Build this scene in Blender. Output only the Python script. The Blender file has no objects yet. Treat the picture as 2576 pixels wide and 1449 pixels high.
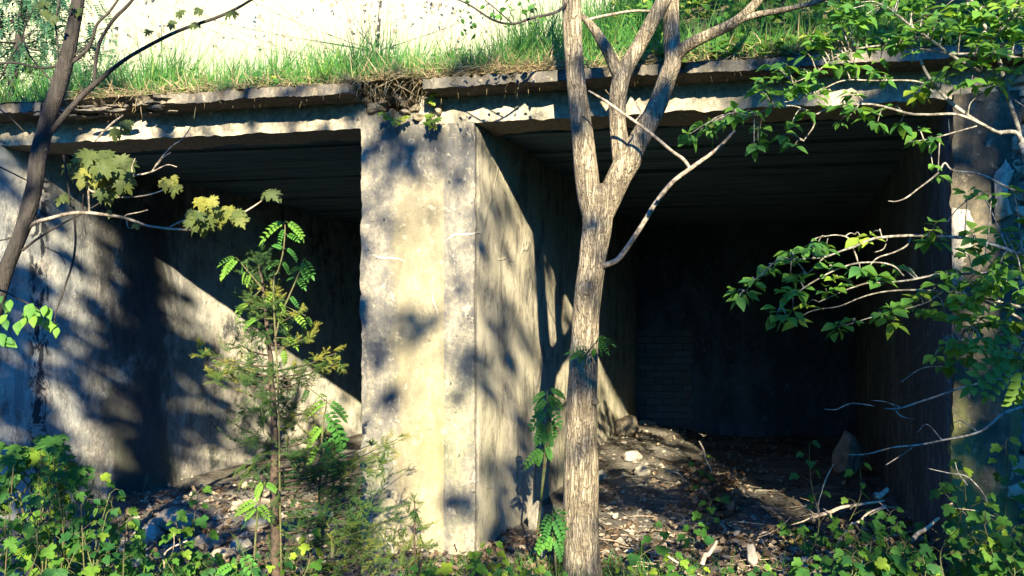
import bpy, math, random
import numpy as np
from mathutils import Vector, Matrix, noise

random.seed(7)
R = random.random
def U(a, b): return a + (b - a) * R()
def G(s): return random.gauss(0, s)
SC = bpy.context.scene
COL = SC.collection

# ------------------------------------------------------------------ camera, sky, sun, exposure
F, CX, CY, EYE = 2250.0, 1288.0, 812.0, 1.6        # pixel units of a 2576 x 1449 view of the photograph
cam = bpy.data.objects.new('camera', bpy.data.cameras.new('camera'))
COL.objects.link(cam); SC.camera = cam
cam.location = (0, 0, EYE); cam.rotation_euler = (math.pi / 2, 0, 0)
cam.data.sensor_width = 36; cam.data.lens = 36 * F / 2576
cam.data.shift_y = (CY - 724.5) / 2576
cam.data.clip_start = 0.05; cam.data.clip_end = 2000

SUNR = Vector((-0.07, 1.0, -0.395))                # direction in which the sunlight travels
el = math.atan2(0.395, 1.0)
sun = bpy.data.objects.new('sun', bpy.data.lights.new('sun', 'SUN'))
COL.objects.link(sun)
sun.rotation_euler = SUNR.to_track_quat('-Z', 'Y').to_euler()
sun.data.energy = 5.0; sun.data.angle = math.radians(0.5); sun.data.color = (1.0, 0.87, 0.60)
w = bpy.data.worlds.new('World'); SC.world = w; w.use_nodes = True
nt = w.node_tree; nt.nodes.clear()
sky = nt.nodes.new('ShaderNodeTexSky'); sky.sky_type = 'NISHITA'; sky.sun_disc = False
sky.sun_elevation = el; sky.sun_rotation = math.pi
sky.air_density = 1.0; sky.dust_density = 0.6; sky.ozone_density = 2.5
tint = nt.nodes.new('ShaderNodeMix'); tint.data_type = 'RGBA'; tint.blend_type = 'MULTIPLY'
tint.inputs[0].default_value = 1.0; tint.inputs[7].default_value = (0.06, 0.78, 1.90, 1)
nt.links.new(sky.outputs[0], tint.inputs[6])
# a low bank of bright cloud over the horizon behind the bunker
geo = nt.nodes.new('ShaderNodeTexCoord'); sep = nt.nodes.new('ShaderNodeSeparateXYZ')
nt.links.new(geo.outputs['Generated'], sep.inputs[0])
mr = nt.nodes.new('ShaderNodeMapRange'); mr.interpolation_type = 'SMOOTHSTEP'
mr.inputs[1].default_value = 0.70; mr.inputs[2].default_value = 0.30
nt.links.new(sep.outputs[2], mr.inputs[0])
my = nt.nodes.new('ShaderNodeMapRange'); my.interpolation_type = 'SMOOTHSTEP'
my.inputs[1].default_value = 0.3; my.inputs[2].default_value = 0.75
nt.links.new(sep.outputs[1], my.inputs[0])
mm = nt.nodes.new('ShaderNodeMath'); mm.operation = 'MULTIPLY'
nt.links.new(mr.outputs[0], mm.inputs[0]); nt.links.new(my.outputs[0], mm.inputs[1])
cl = nt.nodes.new('ShaderNodeMix'); cl.data_type = 'RGBA'
cl.inputs[7].default_value = (6.8, 6.6, 3.9, 1)
nt.links.new(mm.outputs[0], cl.inputs[0]); nt.links.new(tint.outputs[2], cl.inputs[6])
bg = nt.nodes.new('ShaderNodeBackground'); bg.inputs[1].default_value = 0.06
out = nt.nodes.new('ShaderNodeOutputWorld')
nt.links.new(cl.outputs[2], bg.inputs[0]); nt.links.new(bg.outputs[0], out.inputs[0])
SC.view_settings.view_transform = 'Standard'; SC.view_settings.look = 'None'
SC.view_settings.exposure = 2.05; SC.view_settings.gamma = 1
SC.cycles.use_denoising = True
SC.cycles.max_bounces = 6; SC.cycles.diffuse_bounces = 1; SC.cycles.transparent_max_bounces = 4
SC.cycles.sample_clamp_indirect = 0.035

# ------------------------------------------------------------------ coordinates
E2 = (0.977, -0.212); D2 = (0.3004, 1.0)            # along the front, and into the rooms
P0 = ((1195 - CX) / F * 6.12, 6.12)
def at(px, py, Y): return Vector(((px - CX) / F * Y, Y, EYE - (py - CY) / F * Y))
def W(s, t, z): return Vector((P0[0] + s * E2[0] + t * D2[0], P0[1] + s * E2[1] + t * D2[1], z))
def s_of(px, t=0.0):
    q = (px - CX) / F
    return (q * (P0[1] + t) - P0[0] - 0.3004 * t) / (0.977 + 0.212 * q)
def t_of(px, s):
    q = (px - CX) / F
    return (q * (P0[1] - 0.212 * s) - P0[0] - 0.977 * s) / (0.3004 - q)
def on_front(px, py, t=0.0):
    p = W(s_of(px, t), t, 0); p.z = EYE - (py - CY) / F * p.y; return p
def on_side(px, py, s):
    p = W(s, t_of(px, s), 0); p.z = EYE - (py - CY) / F * p.y; return p
def on_floor(px, py, z=0.0):
    return at(px, py, F * (EYE - z) / (py - CY))
S_PL = s_of(905); S_LW = s_of(-1); S_RW = s_of(2388); T_BK = 6.9
Z_C, Z_SB, Z_ST, OV = 2.97, 3.15, 3.222, 0.24

def ground_z(x, y):
    p = Vector((x * 1.3, y * 1.3, 3.1))
    z = 0.05 * noise.noise(p) + 0.025 * noise.noise(p * 3.7)
    z += 0.10 * max(0, min(1, (x - 1.2) / 1.2)) * math.exp(-((y - 5.5) / 0.8) ** 2)
    z += 0.10 * math.exp(-((x - 1.9) / 0.8) ** 2 - ((y - 12.6) / 1.2) ** 2)
    z += 0.16 * math.exp(-((x + 1.9) / 0.9) ** 2 - ((y - 8.2) / 1.0) ** 2)
    z += 0.20 * math.exp(-((x - 1.35) / 0.75) ** 2 - ((y - 10.6) / 1.9) ** 2)
    if abs(x) > 12 or y > 20 or y < -12: z *= 0.3
    return z

# ------------------------------------------------------------------ mesh helpers
class MB:
    def __init__(s): s.v = []; s.f = []; s.t = []; s.n = 0; s.inst = {}
    def add(s, verts, faces, tint=0.5):
        s.v.append(np.asarray(verts, dtype=np.float32).reshape(-1, 3))
        n = s.n; s.f += [tuple(i + n for i in f) for f in faces]
        s.t.append(np.full(len(verts), tint, dtype=np.float32)); s.n += len(verts)
    def put(s, tpl, M, tint=None):
        s.inst.setdefault(id(tpl), (tpl, [], []))
        e = s.inst[id(tpl)]; e[1].append(M); e[2].append(R() if tint is None else tint)
    def build(s, name, mat, parent=None, smooth=True):
        for tpl, Ms, ts in s.inst.values():
            V = np.array(tpl[0], dtype=np.float32); k = len(V)
            A = np.array([[list(r) for r in M] for M in Ms], dtype=np.float32)
            P = np.einsum('nij,kj->nki', A[:, :3, :3], V) + A[:, None, :3, 3]
            s.v.append(P.reshape(-1, 3)); s.t.append(np.repeat(np.array(ts, dtype=np.float32), k))
            for q in range(len(Ms)):
                b = s.n + q * k
                s.f += [tuple(i + b for i in f) for f in tpl[1]]
            s.n += k * len(Ms)
        s.inst = {}
        me = bpy.data.meshes.new(name)
        me.from_pydata(np.concatenate(s.v).tolist() if s.v else [], [], s.f)
        if smooth: me.polygons.foreach_set('use_smooth', np.ones(len(me.polygons), dtype=bool))
        if s.t:
            a = me.attributes.new('tint', 'FLOAT', 'POINT'); a.data.foreach_set('value', np.concatenate(s.t))
        me.materials.append(mat)
        o = bpy.data.objects.new(name, me); COL.objects.link(o)
        if parent is not None:
            o.parent = parent; o.matrix_parent_inverse = Matrix.Translation(-Vector(parent.location))
        return o
def tag(o, label=None, cat=None, group=None, kind=None):
    if label: o['label'] = label
    if cat: o['category'] = cat
    if group: o['group'] = group
    if kind: o['kind'] = kind
    return o
def thing(name, loc, label, cat, group=None):
    o = bpy.data.objects.new(name, None); COL.objects.link(o); o.location = loc
    o.empty_display_size = 0.1
    return tag(o, label, cat, group)
def frame(pos, d, up=None, sc=1.0, roll=0.0):
    """local +Y runs along d, local +Z leans to up"""
    y = Vector(d); y = y.normalized() if y.length > 1e-6 else Vector((0, 0, 1))
    u = Vector(up) if up is not None else Vector((0, 0, 1))
    x = y.cross(u)
    if x.length < 1e-4: x = y.cross(Vector((1, 0, 0.2)))
    x.normalize(); z = x.cross(y)
    if roll:
        c, s_ = math.cos(roll), math.sin(roll); x, z = x * c + z * s_, z * c - x * s_
    if not isinstance(sc, (tuple, list)): sc = (sc, sc, sc)
    x = x * sc[0]; y = y * sc[1]; z = z * sc[2]
    return ((x.x, y.x, z.x, pos[0]), (x.y, y.y, z.y, pos[1]), (x.z, y.z, z.z, pos[2]))
def rvec():
    while True:
        v = Vector((U(-1, 1), U(-1, 1), U(-1, 1)))
        if 0.05 < v.length < 1: return v.normalized()
def catmull(P, sub=6):
    P = [Vector(p) for p in P]
    if len(P) < 3: sub_pts = [P[0].lerp(P[-1], i / sub) for i in range(sub + 1)]; return sub_pts
    Q = [P[0] * 2 - P[1]] + P + [P[-1] * 2 - P[-2]]; o = []
    for i in range(1, len(Q) - 2):
        a, b, c, d = Q[i - 1], Q[i], Q[i + 1], Q[i + 2]
        for k in range(sub):
            t = k / sub
            o.append(0.5 * ((2 * b) + (c - a) * t + (2 * a - 5 * b + 4 * c - d) * t * t + (3 * b - a - 3 * c + d) * t ** 3))
    o.append(P[-1]); return o
def tube(mb, pts, radii, sides=8, sub=6, rough=0.0, tint=0.5, wob=0.0):
    """a smooth tapering limb through pts"""
    C = catmull(pts, sub); n = len(C); m = len(radii)
    V = []; Fc = []; ref = Vector((0.3, 1, 0.1))
    for i, p in enumerate(C):
        q = i / (n - 1) * (m - 1); a = int(min(q, m - 2)); r = radii[a] + (radii[a + 1] - radii[a]) * (q - a) if m > 1 else radii[0]
        d = (C[min(i + 1, n - 1)] - C[max(i - 1, 0)]).normalized()
        x = d.cross(ref)
        if x.length < 1e-3: x = d.cross(Vector((1, 0, 0)))
        x.normalize(); y = d.cross(x)
        pp = p + (Vector((noise.noise(p * 9), noise.noise(p * 9 + Vector((5, 0, 0))), 0)) * wob if wob else Vector((0, 0, 0)))
        for k in range(sides):
            an = 2 * math.pi * k / sides
            o = x * math.cos(an) + y * math.sin(an); rr = r
            if rough:
                cp = p + o * r
                rr *= 1 + rough * (noise.noise(Vector((an * 2.2, cp.z * 3, cp.x))) + 0.7 * noise.noise(Vector((math.cos(an) * 5, math.sin(an) * 5, cp.z * 7))))
            V.append(pp + o * rr)
    for i in range(n - 1):
        for k in range(sides):
            a = i * sides + k; b = i * sides + (k + 1) % sides
            Fc.append((a, b, b + sides, a + sides))
    V.append(C[-1]); e = len(V) - 1
    for k in range(sides): Fc.append(((n - 1) * sides + k, (n - 1) * sides + (k + 1) % sides, e))
    mb.add([tuple(v) for v in V], Fc, tint); return C
def disp(p, amp, f=2.0):
    q = p * f
    return Vector((noise.noise(q), noise.noise(q + Vector((31, 7, 3))), noise.noise(q + Vector((5, 57, 11))))) * amp \
        + Vector((noise.noise(q * 4.3), noise.noise(q * 4.3 + Vector((3, 9, 1))), noise.noise(q * 4.3 + Vector((9, 1, 4))))) * amp * 0.45
def block(mb, s0, s1, t0, t1, z0, z1, d=0.08, amp=0.006, f=2.0, chip=0.0, post=None, faces='LRFBTD'):
    """a weathered concrete block in (s, t, z)"""
    def grid(fn, la, lb):
        na = max(1, int(la / d)); nb = max(1, int(lb / d)); V = []
        for i in range(na + 1):
            for j in range(nb + 1):
                s, t, z = fn(i / na, j / nb)
                s_, t_, z_ = s, t, z
                if chip:
                    es = min(s - s0, s1 - s); ez = min(z - z0, z1 - z); et = min(t - t0, t1 - t)
                    pp = Vector((s * 3, t * 5, z * 5.2))
                    c = max(0.0, noise.noise(pp) + 0.25) * chip + max(0.0, noise.noise(pp * 4)) * chip * 0.7
                    if et < 0.04 and es < 0.04:
                        s_ += c * (1 if s - s0 < 0.04 else -1)
                        t_ += 0.5 * c * (1 if t - t0 < 0.04 else -1)
                p = W(s_, t_, z_)
                if post: p = post(s_, t_, z_, p)
                V.append(tuple(p + disp(p, amp, f)))
        Fc = [(i * (nb + 1) + j, (i + 1) * (nb + 1) + j, (i + 1) * (nb + 1) + j + 1, i * (nb + 1) + j + 1) for i in range(na) for j in range(nb)]
        mb.add(V, Fc)
    ls, lt, lz = s1 - s0, t1 - t0, z1 - z0
    L = lambda a, b, k: a + (b - a) * k
    if 'F' in faces: grid(lambda a, b: (L(s0, s1, a), t0, L(z0, z1, b)), ls, lz)
    if 'B' in faces: grid(lambda a, b: (L(s1, s0, a), t1, L(z0, z1, b)), ls, lz)
    if 'R' in faces: grid(lambda a, b: (s1, L(t0, t1, a), L(z0, z1, b)), lt, lz)
    if 'L' in faces: grid(lambda a, b: (s0, L(t1, t0, a), L(z0, z1, b)), lt, lz)
    if 'T' in faces: grid(lambda a, b: (L(s0, s1, a), L(t0, t1, b), z1), ls, lt)
    if 'D' in faces: grid(lambda a, b: (L(s1, s0, a), L(t0, t1, b), z0), ls, lt)
_ico = None
def ico():
    global _ico
    if _ico is None:
        import bmesh
        bm = bmesh.new(); bmesh.ops.create_icosphere(bm, subdivisions=3, radius=1)
        bm.verts.ensure_lookup_table()
        _ico = ([v.co.copy() for v in bm.verts], [tuple(x.index for x in f.verts) for f in bm.faces]); bm.free()
    return _ico
def stone(mb, c, size, rot=0.0, seed=0.0, box=0.5, tint=0.5):
    """a broken block: ball pushed towards a box, chipped flat, with uneven faces"""
    vs, fs = ico(); V = []; rng = random.Random(int(seed * 977) + 13)
    cuts = [(Vector((rng.uniform(-1, 1), rng.uniform(-1, 1), rng.uniform(-1, 1))).normalized(), rng.uniform(0.60, 0.92)) for _ in range(9)]
    cr, sr = math.cos(rot), math.sin(rot)
    for v in vs:
        m = max(abs(v.x), abs(v.y), abs(v.z)); q = v.lerp(v / m, box) * (1 - 0.12 * box)
        for n_, h in cuts:
            d = q.dot(n_) - h
            if d > 0: q = q - n_ * d
        q = q * (1 + 0.14 * noise.noise(q * 1.9 + Vector((seed, 0, 0))) + 0.07 * noise.noise(q * 6 + Vector((0, seed, 0))))
        x, y, z = q.x * size[0], q.y * size[1], q.z * size[2]
        V.append((c[0] + x * cr - y * sr, c[1] + x * sr + y * cr, c[2] + z))
    mb.add(V, fs, tint)

# ------------------------------------------------------------------ leaf shapes (local +Y from stalk to tip, about 1 long)
def ovate(wid=0.32, fold=0.25, droop=0.25, n=5):
    V = []; Fc = []
    ws = [0.0, 0.62, 1.0, 0.86, 0.46, 0.0] if n == 5 else [0, 1.0, 0.72, 0]
    k = len(ws)
    for i in range(k):
        y = i / (k - 1); z = -droop * y * y; xw = wid * ws[i]
        V += [(-xw, y, z + fold * xw), (0, y, z), (xw, y, z + fold * xw)]
    for i in range(k - 1):
        a = i * 3; Fc += [(a, a + 1, a + 4, a + 3), (a + 1, a + 2, a + 5, a + 4)]
    return V, Fc
def lobed(pts, cup=0.12, droop=0.15, c=(0, 0.38)):
    P = pts + [(-x, y) for x, y in reversed(pts) if abs(x) > 1e-6]
    V = [(c[0], c[1], -droop * c[1] ** 2 - 0.05)]
    for x, y in P: V.append((x, y, cup * abs(x) - droop * max(0, y) ** 2 + 0.04 * math.sin(9 * x + 5 * y)))
    n = len(P); return V, [(0, 1 + i, 1 + (i + 1) % n) for i in range(n)]
MAPLE = lobed([(0, 0), (0.16, -0.10), (0.36, -0.10), (0.29, 0.04), (0.58, 0.10), (0.40, 0.20), (0.72, 0.46), (0.56, 0.47), (0.58, 0.64), (0.40, 0.56),
               (0.20, 0.48), (0.28, 0.74), (0.14, 0.76), (0, 1.04)], 0.05, 0.45)
MAPLE2 = lobed([(0, 0), (0.20, -0.06), (0.40, 0.0), (0.33, 0.12), (0.60, 0.25), (0.42, 0.30), (0.62, 0.62), (0.45, 0.56), (0.22, 0.50), (0.28, 0.78), (0, 1.0)], -0.12, 0.7)
CURR = lobed([(0, 0.02), (0.18, -0.09), (0.38, -0.02), (0.47, 0.12), (0.40, 0.22), (0.56, 0.34), (0.52, 0.55), (0.36, 0.58), (0.24, 0.62), (0.27, 0.82), (0.13, 0.95), (0, 1.0)], 0.18, 0.25)
CURR2 = lobed([(0, 0.02), (0.22, -0.05), (0.42, 0.10), (0.38, 0.22), (0.55, 0.42), (0.42, 0.58), (0.22, 0.60), (0.20, 0.86), (0, 1.0)], -0.1, 0.5)
OV1 = ovate(0.31, 0.35, 0.18); OV2 = ovate(0.27, 0.15, 0.42); OV3 = ovate(0.36, 0.5, 0.05)
SIMPLE = ovate(0.36, 0.3, 0.2, 3)
DRY = ([(-0.3, 0, 0.12), (0, 0, 0), (0.3, 0, 0.2), (-0.42, 0.5, 0.22), (0, 0.5, 0.03), (0.42, 0.5, 0.12), (-0.15, 1, 0.05), (0, 1.05, 0.15), (0.2, 0.95, 0.25)],
       [(0, 1, 4, 3), (1, 2, 5, 4), (3, 4, 7, 6), (4, 5, 8, 7)])
def pinnate(pairs=6, droop=0.5, lw=0.085, ll=0.34, vee=0.15):
    V = []; Fc = []
    def P(y): return (0, y, -droop * y * y)
    def leaflet(base, d, L, wd, tz):
        b = len(V); d = Vector(d).normalized(); x = Vector((-d.y, d.x, 0))
        for i, k in enumerate((0, 1.0, 0.85, 0)):
            y = i / 3; c = Vector(base) + d * (L * y) + Vector((0, 0, tz * y - 0.22 * L * y * y))
            V.extend([tuple(c - x * wd * k + Vector((0, 0, wd * k * 0.4))), tuple(c), tuple(c + x * wd * k + Vector((0, 0, wd * k * 0.4)))])
        for i in range(3):
            a = b + i * 3; Fc.extend([(a, a + 1, a + 4, a + 3), (a + 1, a + 2, a + 5, a + 4)])
    for i in range(pairs):
        y = 0.22 + 0.66 * i / (pairs - 1); k = 1 - 0.35 * abs(i / (pairs - 1) - 0.45)
        for sg in (-1, 1): leaflet(P(y), (sg, 0.42 + 0.2 * y, 0), ll * k, lw * k, vee * 0.3)
    leaflet(P(0.9), (0, 1, -droop), ll * 0.8, lw * 0.9, -0.1)
    m = 7; b = len(V); r = 0.010
    for i in range(m):
        x, y, z = P(0.92 * i / (m - 1)); V.extend([(-r, y, z), (0, y, z - r), (r, y, z), (0, y, z + r)])
    for i in range(m - 1):
        for k in range(4):
            a = b + i * 4 + k; c = b + i * 4 + (k + 1) % 4; Fc.append((a, c, c + 4, a + 4))
    return V, Fc
PIN1 = pinnate(6, 0.5, 0.105, 0.34); PIN2 = pinnate(6, 0.95, 0.10, 0.32); PIN3 = pinnate(5, 0.7, 0.12, 0.36); PINF = pinnate(6, 0.4, 0.075, 0.30)
def sprig(n=16, L=0.45):
    V = []; Fc = []; rng = random.Random(3)
    for i in range(n):
        y = i / n; a = i * 2.4; d = Vector((math.cos(a), 0.55 + 0.5 * y, math.sin(a))).normalized()
        l = L * (1 - 0.35 * y) * rng.uniform(0.8, 1.2); sd = d.cross(Vector((0, 1, 0))).normalized() * 0.040
        b = len(V); p = Vector((0, y, 0))
        V.extend([tuple(p - sd), tuple(p + sd), tuple(p + d * l)]); Fc.append((b, b + 1, b + 2))
    b = len(V); r = 0.02
    for y in (0, 1): V.extend([(-r, y, -r), (r, y, -r), (0, y, r)])
    Fc.extend([(b, b + 1, b + 4, b + 3), (b + 1, b + 2, b + 5, b + 4), (b + 2, b, b + 3, b + 5)])
    return V, Fc
SPRIG = sprig()
def blade(bend):
    V = []; 
    for i, wd in enumerate((1, 0.95, 0.75, 0.45, 0.05)):
        y = i / 4; V += [(-wd * 0.5, y * (1 - 0.3 * bend * y), -bend * y * y * 0.6), (wd * 0.5, y * (1 - 0.3 * bend * y), -bend * y * y * 0.6)]
    return V, [(i * 2, i * 2 + 1, i * 2 + 3, i * 2 + 2) for i in range(4)]
BL = [blade(b) for b in (0.1, 0.35, 0.8, 1.3)]

# ------------------------------------------------------------------ materials
class N:
    def __init__(s, name):
        s.m = bpy.data.materials.new(name); s.m.use_nodes = True; s.t = s.m.node_tree; s.t.nodes.clear()
        s.tc = s.new('ShaderNodeTexCoord')
    def new(s, k, **kw):
        n = s.t.nodes.new(k)
        for a, b in kw.items(): setattr(n, a, b)
        return n
    def link(s, a, b): s.t.links.new(a, b)
    def mapv(s, scale=(1, 1, 1), loc=(0, 0, 0), rot=(0, 0, 0)):
        m = s.new('ShaderNodeMapping'); m.inputs[1].default_value = loc; m.inputs[2].default_value = rot; m.inputs[3].default_value = scale
        s.link(s.tc.outputs['Object'], m.inputs[0]); return m.outputs[0]
    def noise(s, scale, detail=4, rough=0.55, vec=None, dist=0.0):
        n = s.new('ShaderNodeTexNoise'); n.inputs['Scale'].default_value = scale; n.inputs['Detail'].default_value = detail
        n.inputs['Roughness'].default_value = rough; n.inputs['Distortion'].default_value = dist
        s.link(vec if vec is not None else s.tc.outputs['Object'], n.inputs['Vector']); return n.outputs[0]
    def rng(s, x, a, b, c=0.0, d=1.0, smooth=True):
        m = s.new('ShaderNodeMapRange'); m.interpolation_type = 'SMOOTHSTEP' if smooth else 'LINEAR'
        for i, v in enumerate((a, b, c, d)): m.inputs[i + 1].default_value = v
        s.link(x, m.inputs[0]); return m.outputs[0]
    def math(s, op, a, b):
        m = s.new('ShaderNodeMath', operation=op)
        for i, v in enumerate((a, b)):
            if isinstance(v, (int, float)): m.inputs[i].default_value = v
            else: s.link(v, m.inputs[i])
        return m.outputs[0]
    def mix(s, f, a, b, mode='MIX'):
        m = s.new('ShaderNodeMix', data_type='RGBA', blend_type=mode)
        for i, v in ((0, f), (6, a), (7, b)):
            if isinstance(v, (int, float)): m.inputs[i].default_value = v
            elif isinstance(v, tuple): m.inputs[i].default_value = (*v, 1)
            else: s.link(v, m.inputs[i])
        return m.outputs[2]
    def axis(s, k):
        x = s.new('ShaderNodeSeparateXYZ'); s.link(s.tc.outputs['Object'], x.inputs[0]); return x.outputs[k]
    def tint(s):
        a = s.new('ShaderNodeAttribute'); a.attribute_name = 'tint'; return a.outputs['Fac']
    def ramp(s, x, stops):
        r = s.new('ShaderNodeValToRGB'); e = r.color_ramp.elements
        while len(e) < len(stops): e.new(0.5)
        for i, (p, c) in enumerate(stops): e[i].position = p; e[i].color = (*c, 1)
        s.link(x, r.inputs[0]); return r.outputs[0]
    def vor(s, scale, vec=None, feature='DISTANCE_TO_EDGE'):
        v = s.new('ShaderNodeTexVoronoi', feature=feature); v.inputs['Scale'].default_value = scale
        s.link(vec if vec is not None else s.tc.outputs['Object'], v.inputs['Vector']); return v.outputs[0]
    def out(s, col, rough=0.9, bump=None, strength=0.4, dist=0.02, spec=0.25, trans=None, tf=0.35):
        b = s.new('ShaderNodeBsdfPrincipled'); b.inputs['Roughness'].default_value = rough
        b.inputs['Specular IOR Level'].default_value = spec
        if isinstance(col, tuple): b.inputs['Base Color'].default_value = (*col, 1)
        else: s.link(col, b.inputs['Base Color'])
        if bump is not None:
            bn = s.new('ShaderNodeBump'); bn.inputs['Strength'].default_value = strength; bn.inputs['Distance'].default_value = dist
            s.link(bump, bn.inputs['Height']); s.link(bn.outputs[0], b.inputs['Normal'])
        o = s.new('ShaderNodeOutputMaterial'); sh = b.outputs[0]
        if trans is not None:
            tr = s.new('ShaderNodeBsdfTranslucent')
            if isinstance(trans, tuple): tr.inputs[0].default_value = (*trans, 1)
            else: s.link(trans, tr.inputs[0])
            mx = s.new('ShaderNodeMixShader'); mx.inputs[0].default_value = tf
            s.link(sh, mx.inputs[1]); s.link(tr.outputs[0], mx.inputs[2]); sh = mx.outputs[0]
        s.link(sh, o.inputs[0]); return s.m

def concrete(name, light=(0.46, 0.41, 0.32), dark=(0.13, 0.125, 0.12), crack=0.5, streak=0.6, moss=0.0, seed=0.0, extra=None, bias=0.0):
    n = N(name); loc = (seed, seed * 0.7, 0)
    big = n.noise(1.3, 6, 0.6, n.mapv((1, 1, 0.7), loc), 0.4)
    st = n.noise(3.0, 6, 0.7, n.mapv((1.5, 1.5, 0.42), loc), 0.9)
    mid = n.noise(7, 6, 0.7, n.mapv((1, 1, 1), loc), 0.3)
    fine = n.noise(55, 4, 0.7)
    a = n.math('ADD', n.math('MULTIPLY', big, 0.55), n.math('ADD', n.math('MULTIPLY', st, 0.45 * streak + 0.1), n.math('MULTIPLY', mid, 0.30)))
    f = n.rng(a, 0.54 + bias, 0.75 + bias)
    col = n.mix(f, light, dark)
    col = n.mix(n.rng(n.noise(16, 5, 0.7, n.mapv((1, 1, 0.8), loc), 0.6), 0.57, 0.66), col, tuple(c * 1.25 for c in light))
    grain = n.noise(34, 6, 0.75, n.mapv((1, 1, 0.8), loc)); col = n.mix(n.math('MULTIPLY', n.rng(grain, 0.56, 0.42), 0.6), col, tuple(c * 1.5 for c in dark))
    pits = n.rng(n.noise(24, 3, 0.6), 0.66, 0.73); col = n.mix(pits, col, tuple(c * 0.8 for c in dark))
    if extra: col = extra(n, col)
    bump = n.math('ADD', n.math('MULTIPLY', fine, 0.35), n.math('ADD', n.math('MULTIPLY', mid, 0.8), n.math('ADD', n.math('MULTIPLY', pits, -0.6), n.math('MULTIPLY', grain, 0.8))))
    if crack:
        wv = n.mapv((1, 1, 1), loc); nz = n.new('ShaderNodeTexNoise'); nz.inputs['Scale'].default_value = 3.5; n.link(wv, nz.inputs['Vector'])
        vv = n.mix(0.16, wv, nz.outputs[1], 'ADD')
        ed = n.vor(1.5, vv)
        gate = n.rng(n.noise(1.9, 2, 0.5, n.mapv((1, 1, 1), (seed + 4, 1, 2))), 0.50, 0.58)
        ln = n.math('MULTIPLY', n.rng(ed, 0.014, 0.004), gate)
        col = n.mix(n.math('MULTIPLY', ln, crack), col, (0.56, 0.52, 0.44))
        bump = n.math('ADD', bump, n.math('MULTIPLY', ln, 0.9))
    if moss:
        z = n.axis(2)
        g = n.math('MULTIPLY', n.rng(z, 1.9, 0.3), n.rng(n.noise(2.6, 5, 0.65, n.mapv((1, 1, 0.4), loc)), 0.42, 0.62))
        col = n.mix(n.math('MULTIPLY', g, moss), col, (0.24, 0.26, 0.06))
    return n.out(col, 0.93, bump, 0.55, 0.02)

def pier_extra(n, col):
    x = n.axis(0); wob = n.math('MULTIPLY', n.math('SUBTRACT', n.noise(2.2, 4, 0.6), 0.5), 0.22)
    xx = n.math('ADD', x, n.math('MULTIPLY', wob, 0.12))
    xl = n.math('ADD', x, n.math('MULTIPLY', wob, 1.6))
    m = n.math('MULTIPLY', n.rng(xl, -0.90, -0.80), n.rng(xx, -0.468, -0.474))
    m = n.math('MULTIPLY', m, n.rng(n.axis(2), 2.85, 2.3))
    fl = n.math('MULTIPLY', n.rng(x, -0.250, -0.235), n.rng(n.noise(4, 7, 0.75, n.mapv((1, 1, 0.6), (3, 1, 6)), 0.9), 0.68, 0.42))
    col = n.mix(n.math('MULTIPLY', fl, 0.75), col, (0.66, 0.60, 0.46))  # flank coloured paler to make up for grazing sunlight
    return n.mix(n.math('MULTIPLY', m, 0.34), col, (0.345, 0.285, 0.14))
M_PIER = concrete('pillar_concrete', (0.33, 0.295, 0.225), (0.075, 0.075, 0.078), 0.6, 0.7, 0.22, 2.0, pier_extra, -0.015)
def paint_extra(n, col):
    y = n.axis(1)
    near = n.rng(y, 8.6, 7.2)
    flake = n.rng(n.noise(5.0, 8, 0.78, n.mapv((1, 1, 0.6), (3, 3, 3)), 0.7), 0.51, 0.535)
    low = n.rng(n.noise(1.1, 3, 0.5, n.mapv((1, 1, 0.4), (7, 1, 0))), 0.44, 0.50)
    band = n.math('MULTIPLY', n.rng(y, 7.16, 7.24), n.rng(y, 7.44, 7.36))
    paint = n.math('MULTIPLY', n.math('SUBTRACT', 1.0, n.math('MULTIPLY', flake, n.math('ADD', 0.6, n.math('MULTIPLY', band, 0.4)))), n.math('MAXIMUM', near, low))
    col = n.mix(n.math('MULTIPLY', paint, 0.8), col, n.mix(n.rng(n.noise(4, 7, 0.72, n.mapv((1.1, 1.1, 0.5), (4, 4, 1)), 0.8), 0.4, 0.65), (0.60, 0.60, 0.55), (0.22, 0.24, 0.25)))
    holes = n.math('MULTIPLY', n.rng(n.noise(9, 7, 0.75, n.mapv((1, 1, 0.6), (1, 8, 3)), 0.8), 0.50, 0.52), band)
    col = n.mix(holes, col, (0.045, 0.05, 0.06))
    col = n.mix(n.math('MULTIPLY', n.math('MULTIPLY', n.rng(y, 9.0, 9.8), n.rng(n.noise(5, 6, 0.7), 0.62, 0.42)), 0.7), col, (0.84, 0.77, 0.64))  # brightness of the sunlit strip put into a paler colour
    wall_shade = n.math('MULTIPLY', n.math('MULTIPLY', n.rng(y, 7.55, 8.15), n.rng(y, 9.5, 8.85)), n.rng(n.noise(1.6, 5, 0.65, n.mapv((1, 1, 0.5), (2, 5, 1)), 0.8), 0.30, 0.52))  # tree-shadow column darkened into the wall colour
    return n.mix(n.math('MULTIPLY', wall_shade, 0.9), col, (0.055, 0.055, 0.06))
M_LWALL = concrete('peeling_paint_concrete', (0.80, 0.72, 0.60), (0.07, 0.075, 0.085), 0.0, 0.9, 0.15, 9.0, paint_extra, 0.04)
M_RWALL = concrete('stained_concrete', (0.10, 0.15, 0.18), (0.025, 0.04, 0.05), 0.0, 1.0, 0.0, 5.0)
M_BACK = concrete('dark_blue_concrete', (0.075, 0.12, 0.165), (0.025, 0.042, 0.06), 0.0, 0.9, 0.0, 12.0)  # back wall in one dark blue tone
M_BEAM = concrete('lintel_concrete', (0.42, 0.37, 0.285), (0.08, 0.08, 0.08), 0.0, 0.5, 0.0, 6.0, None, 0.06)
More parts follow.
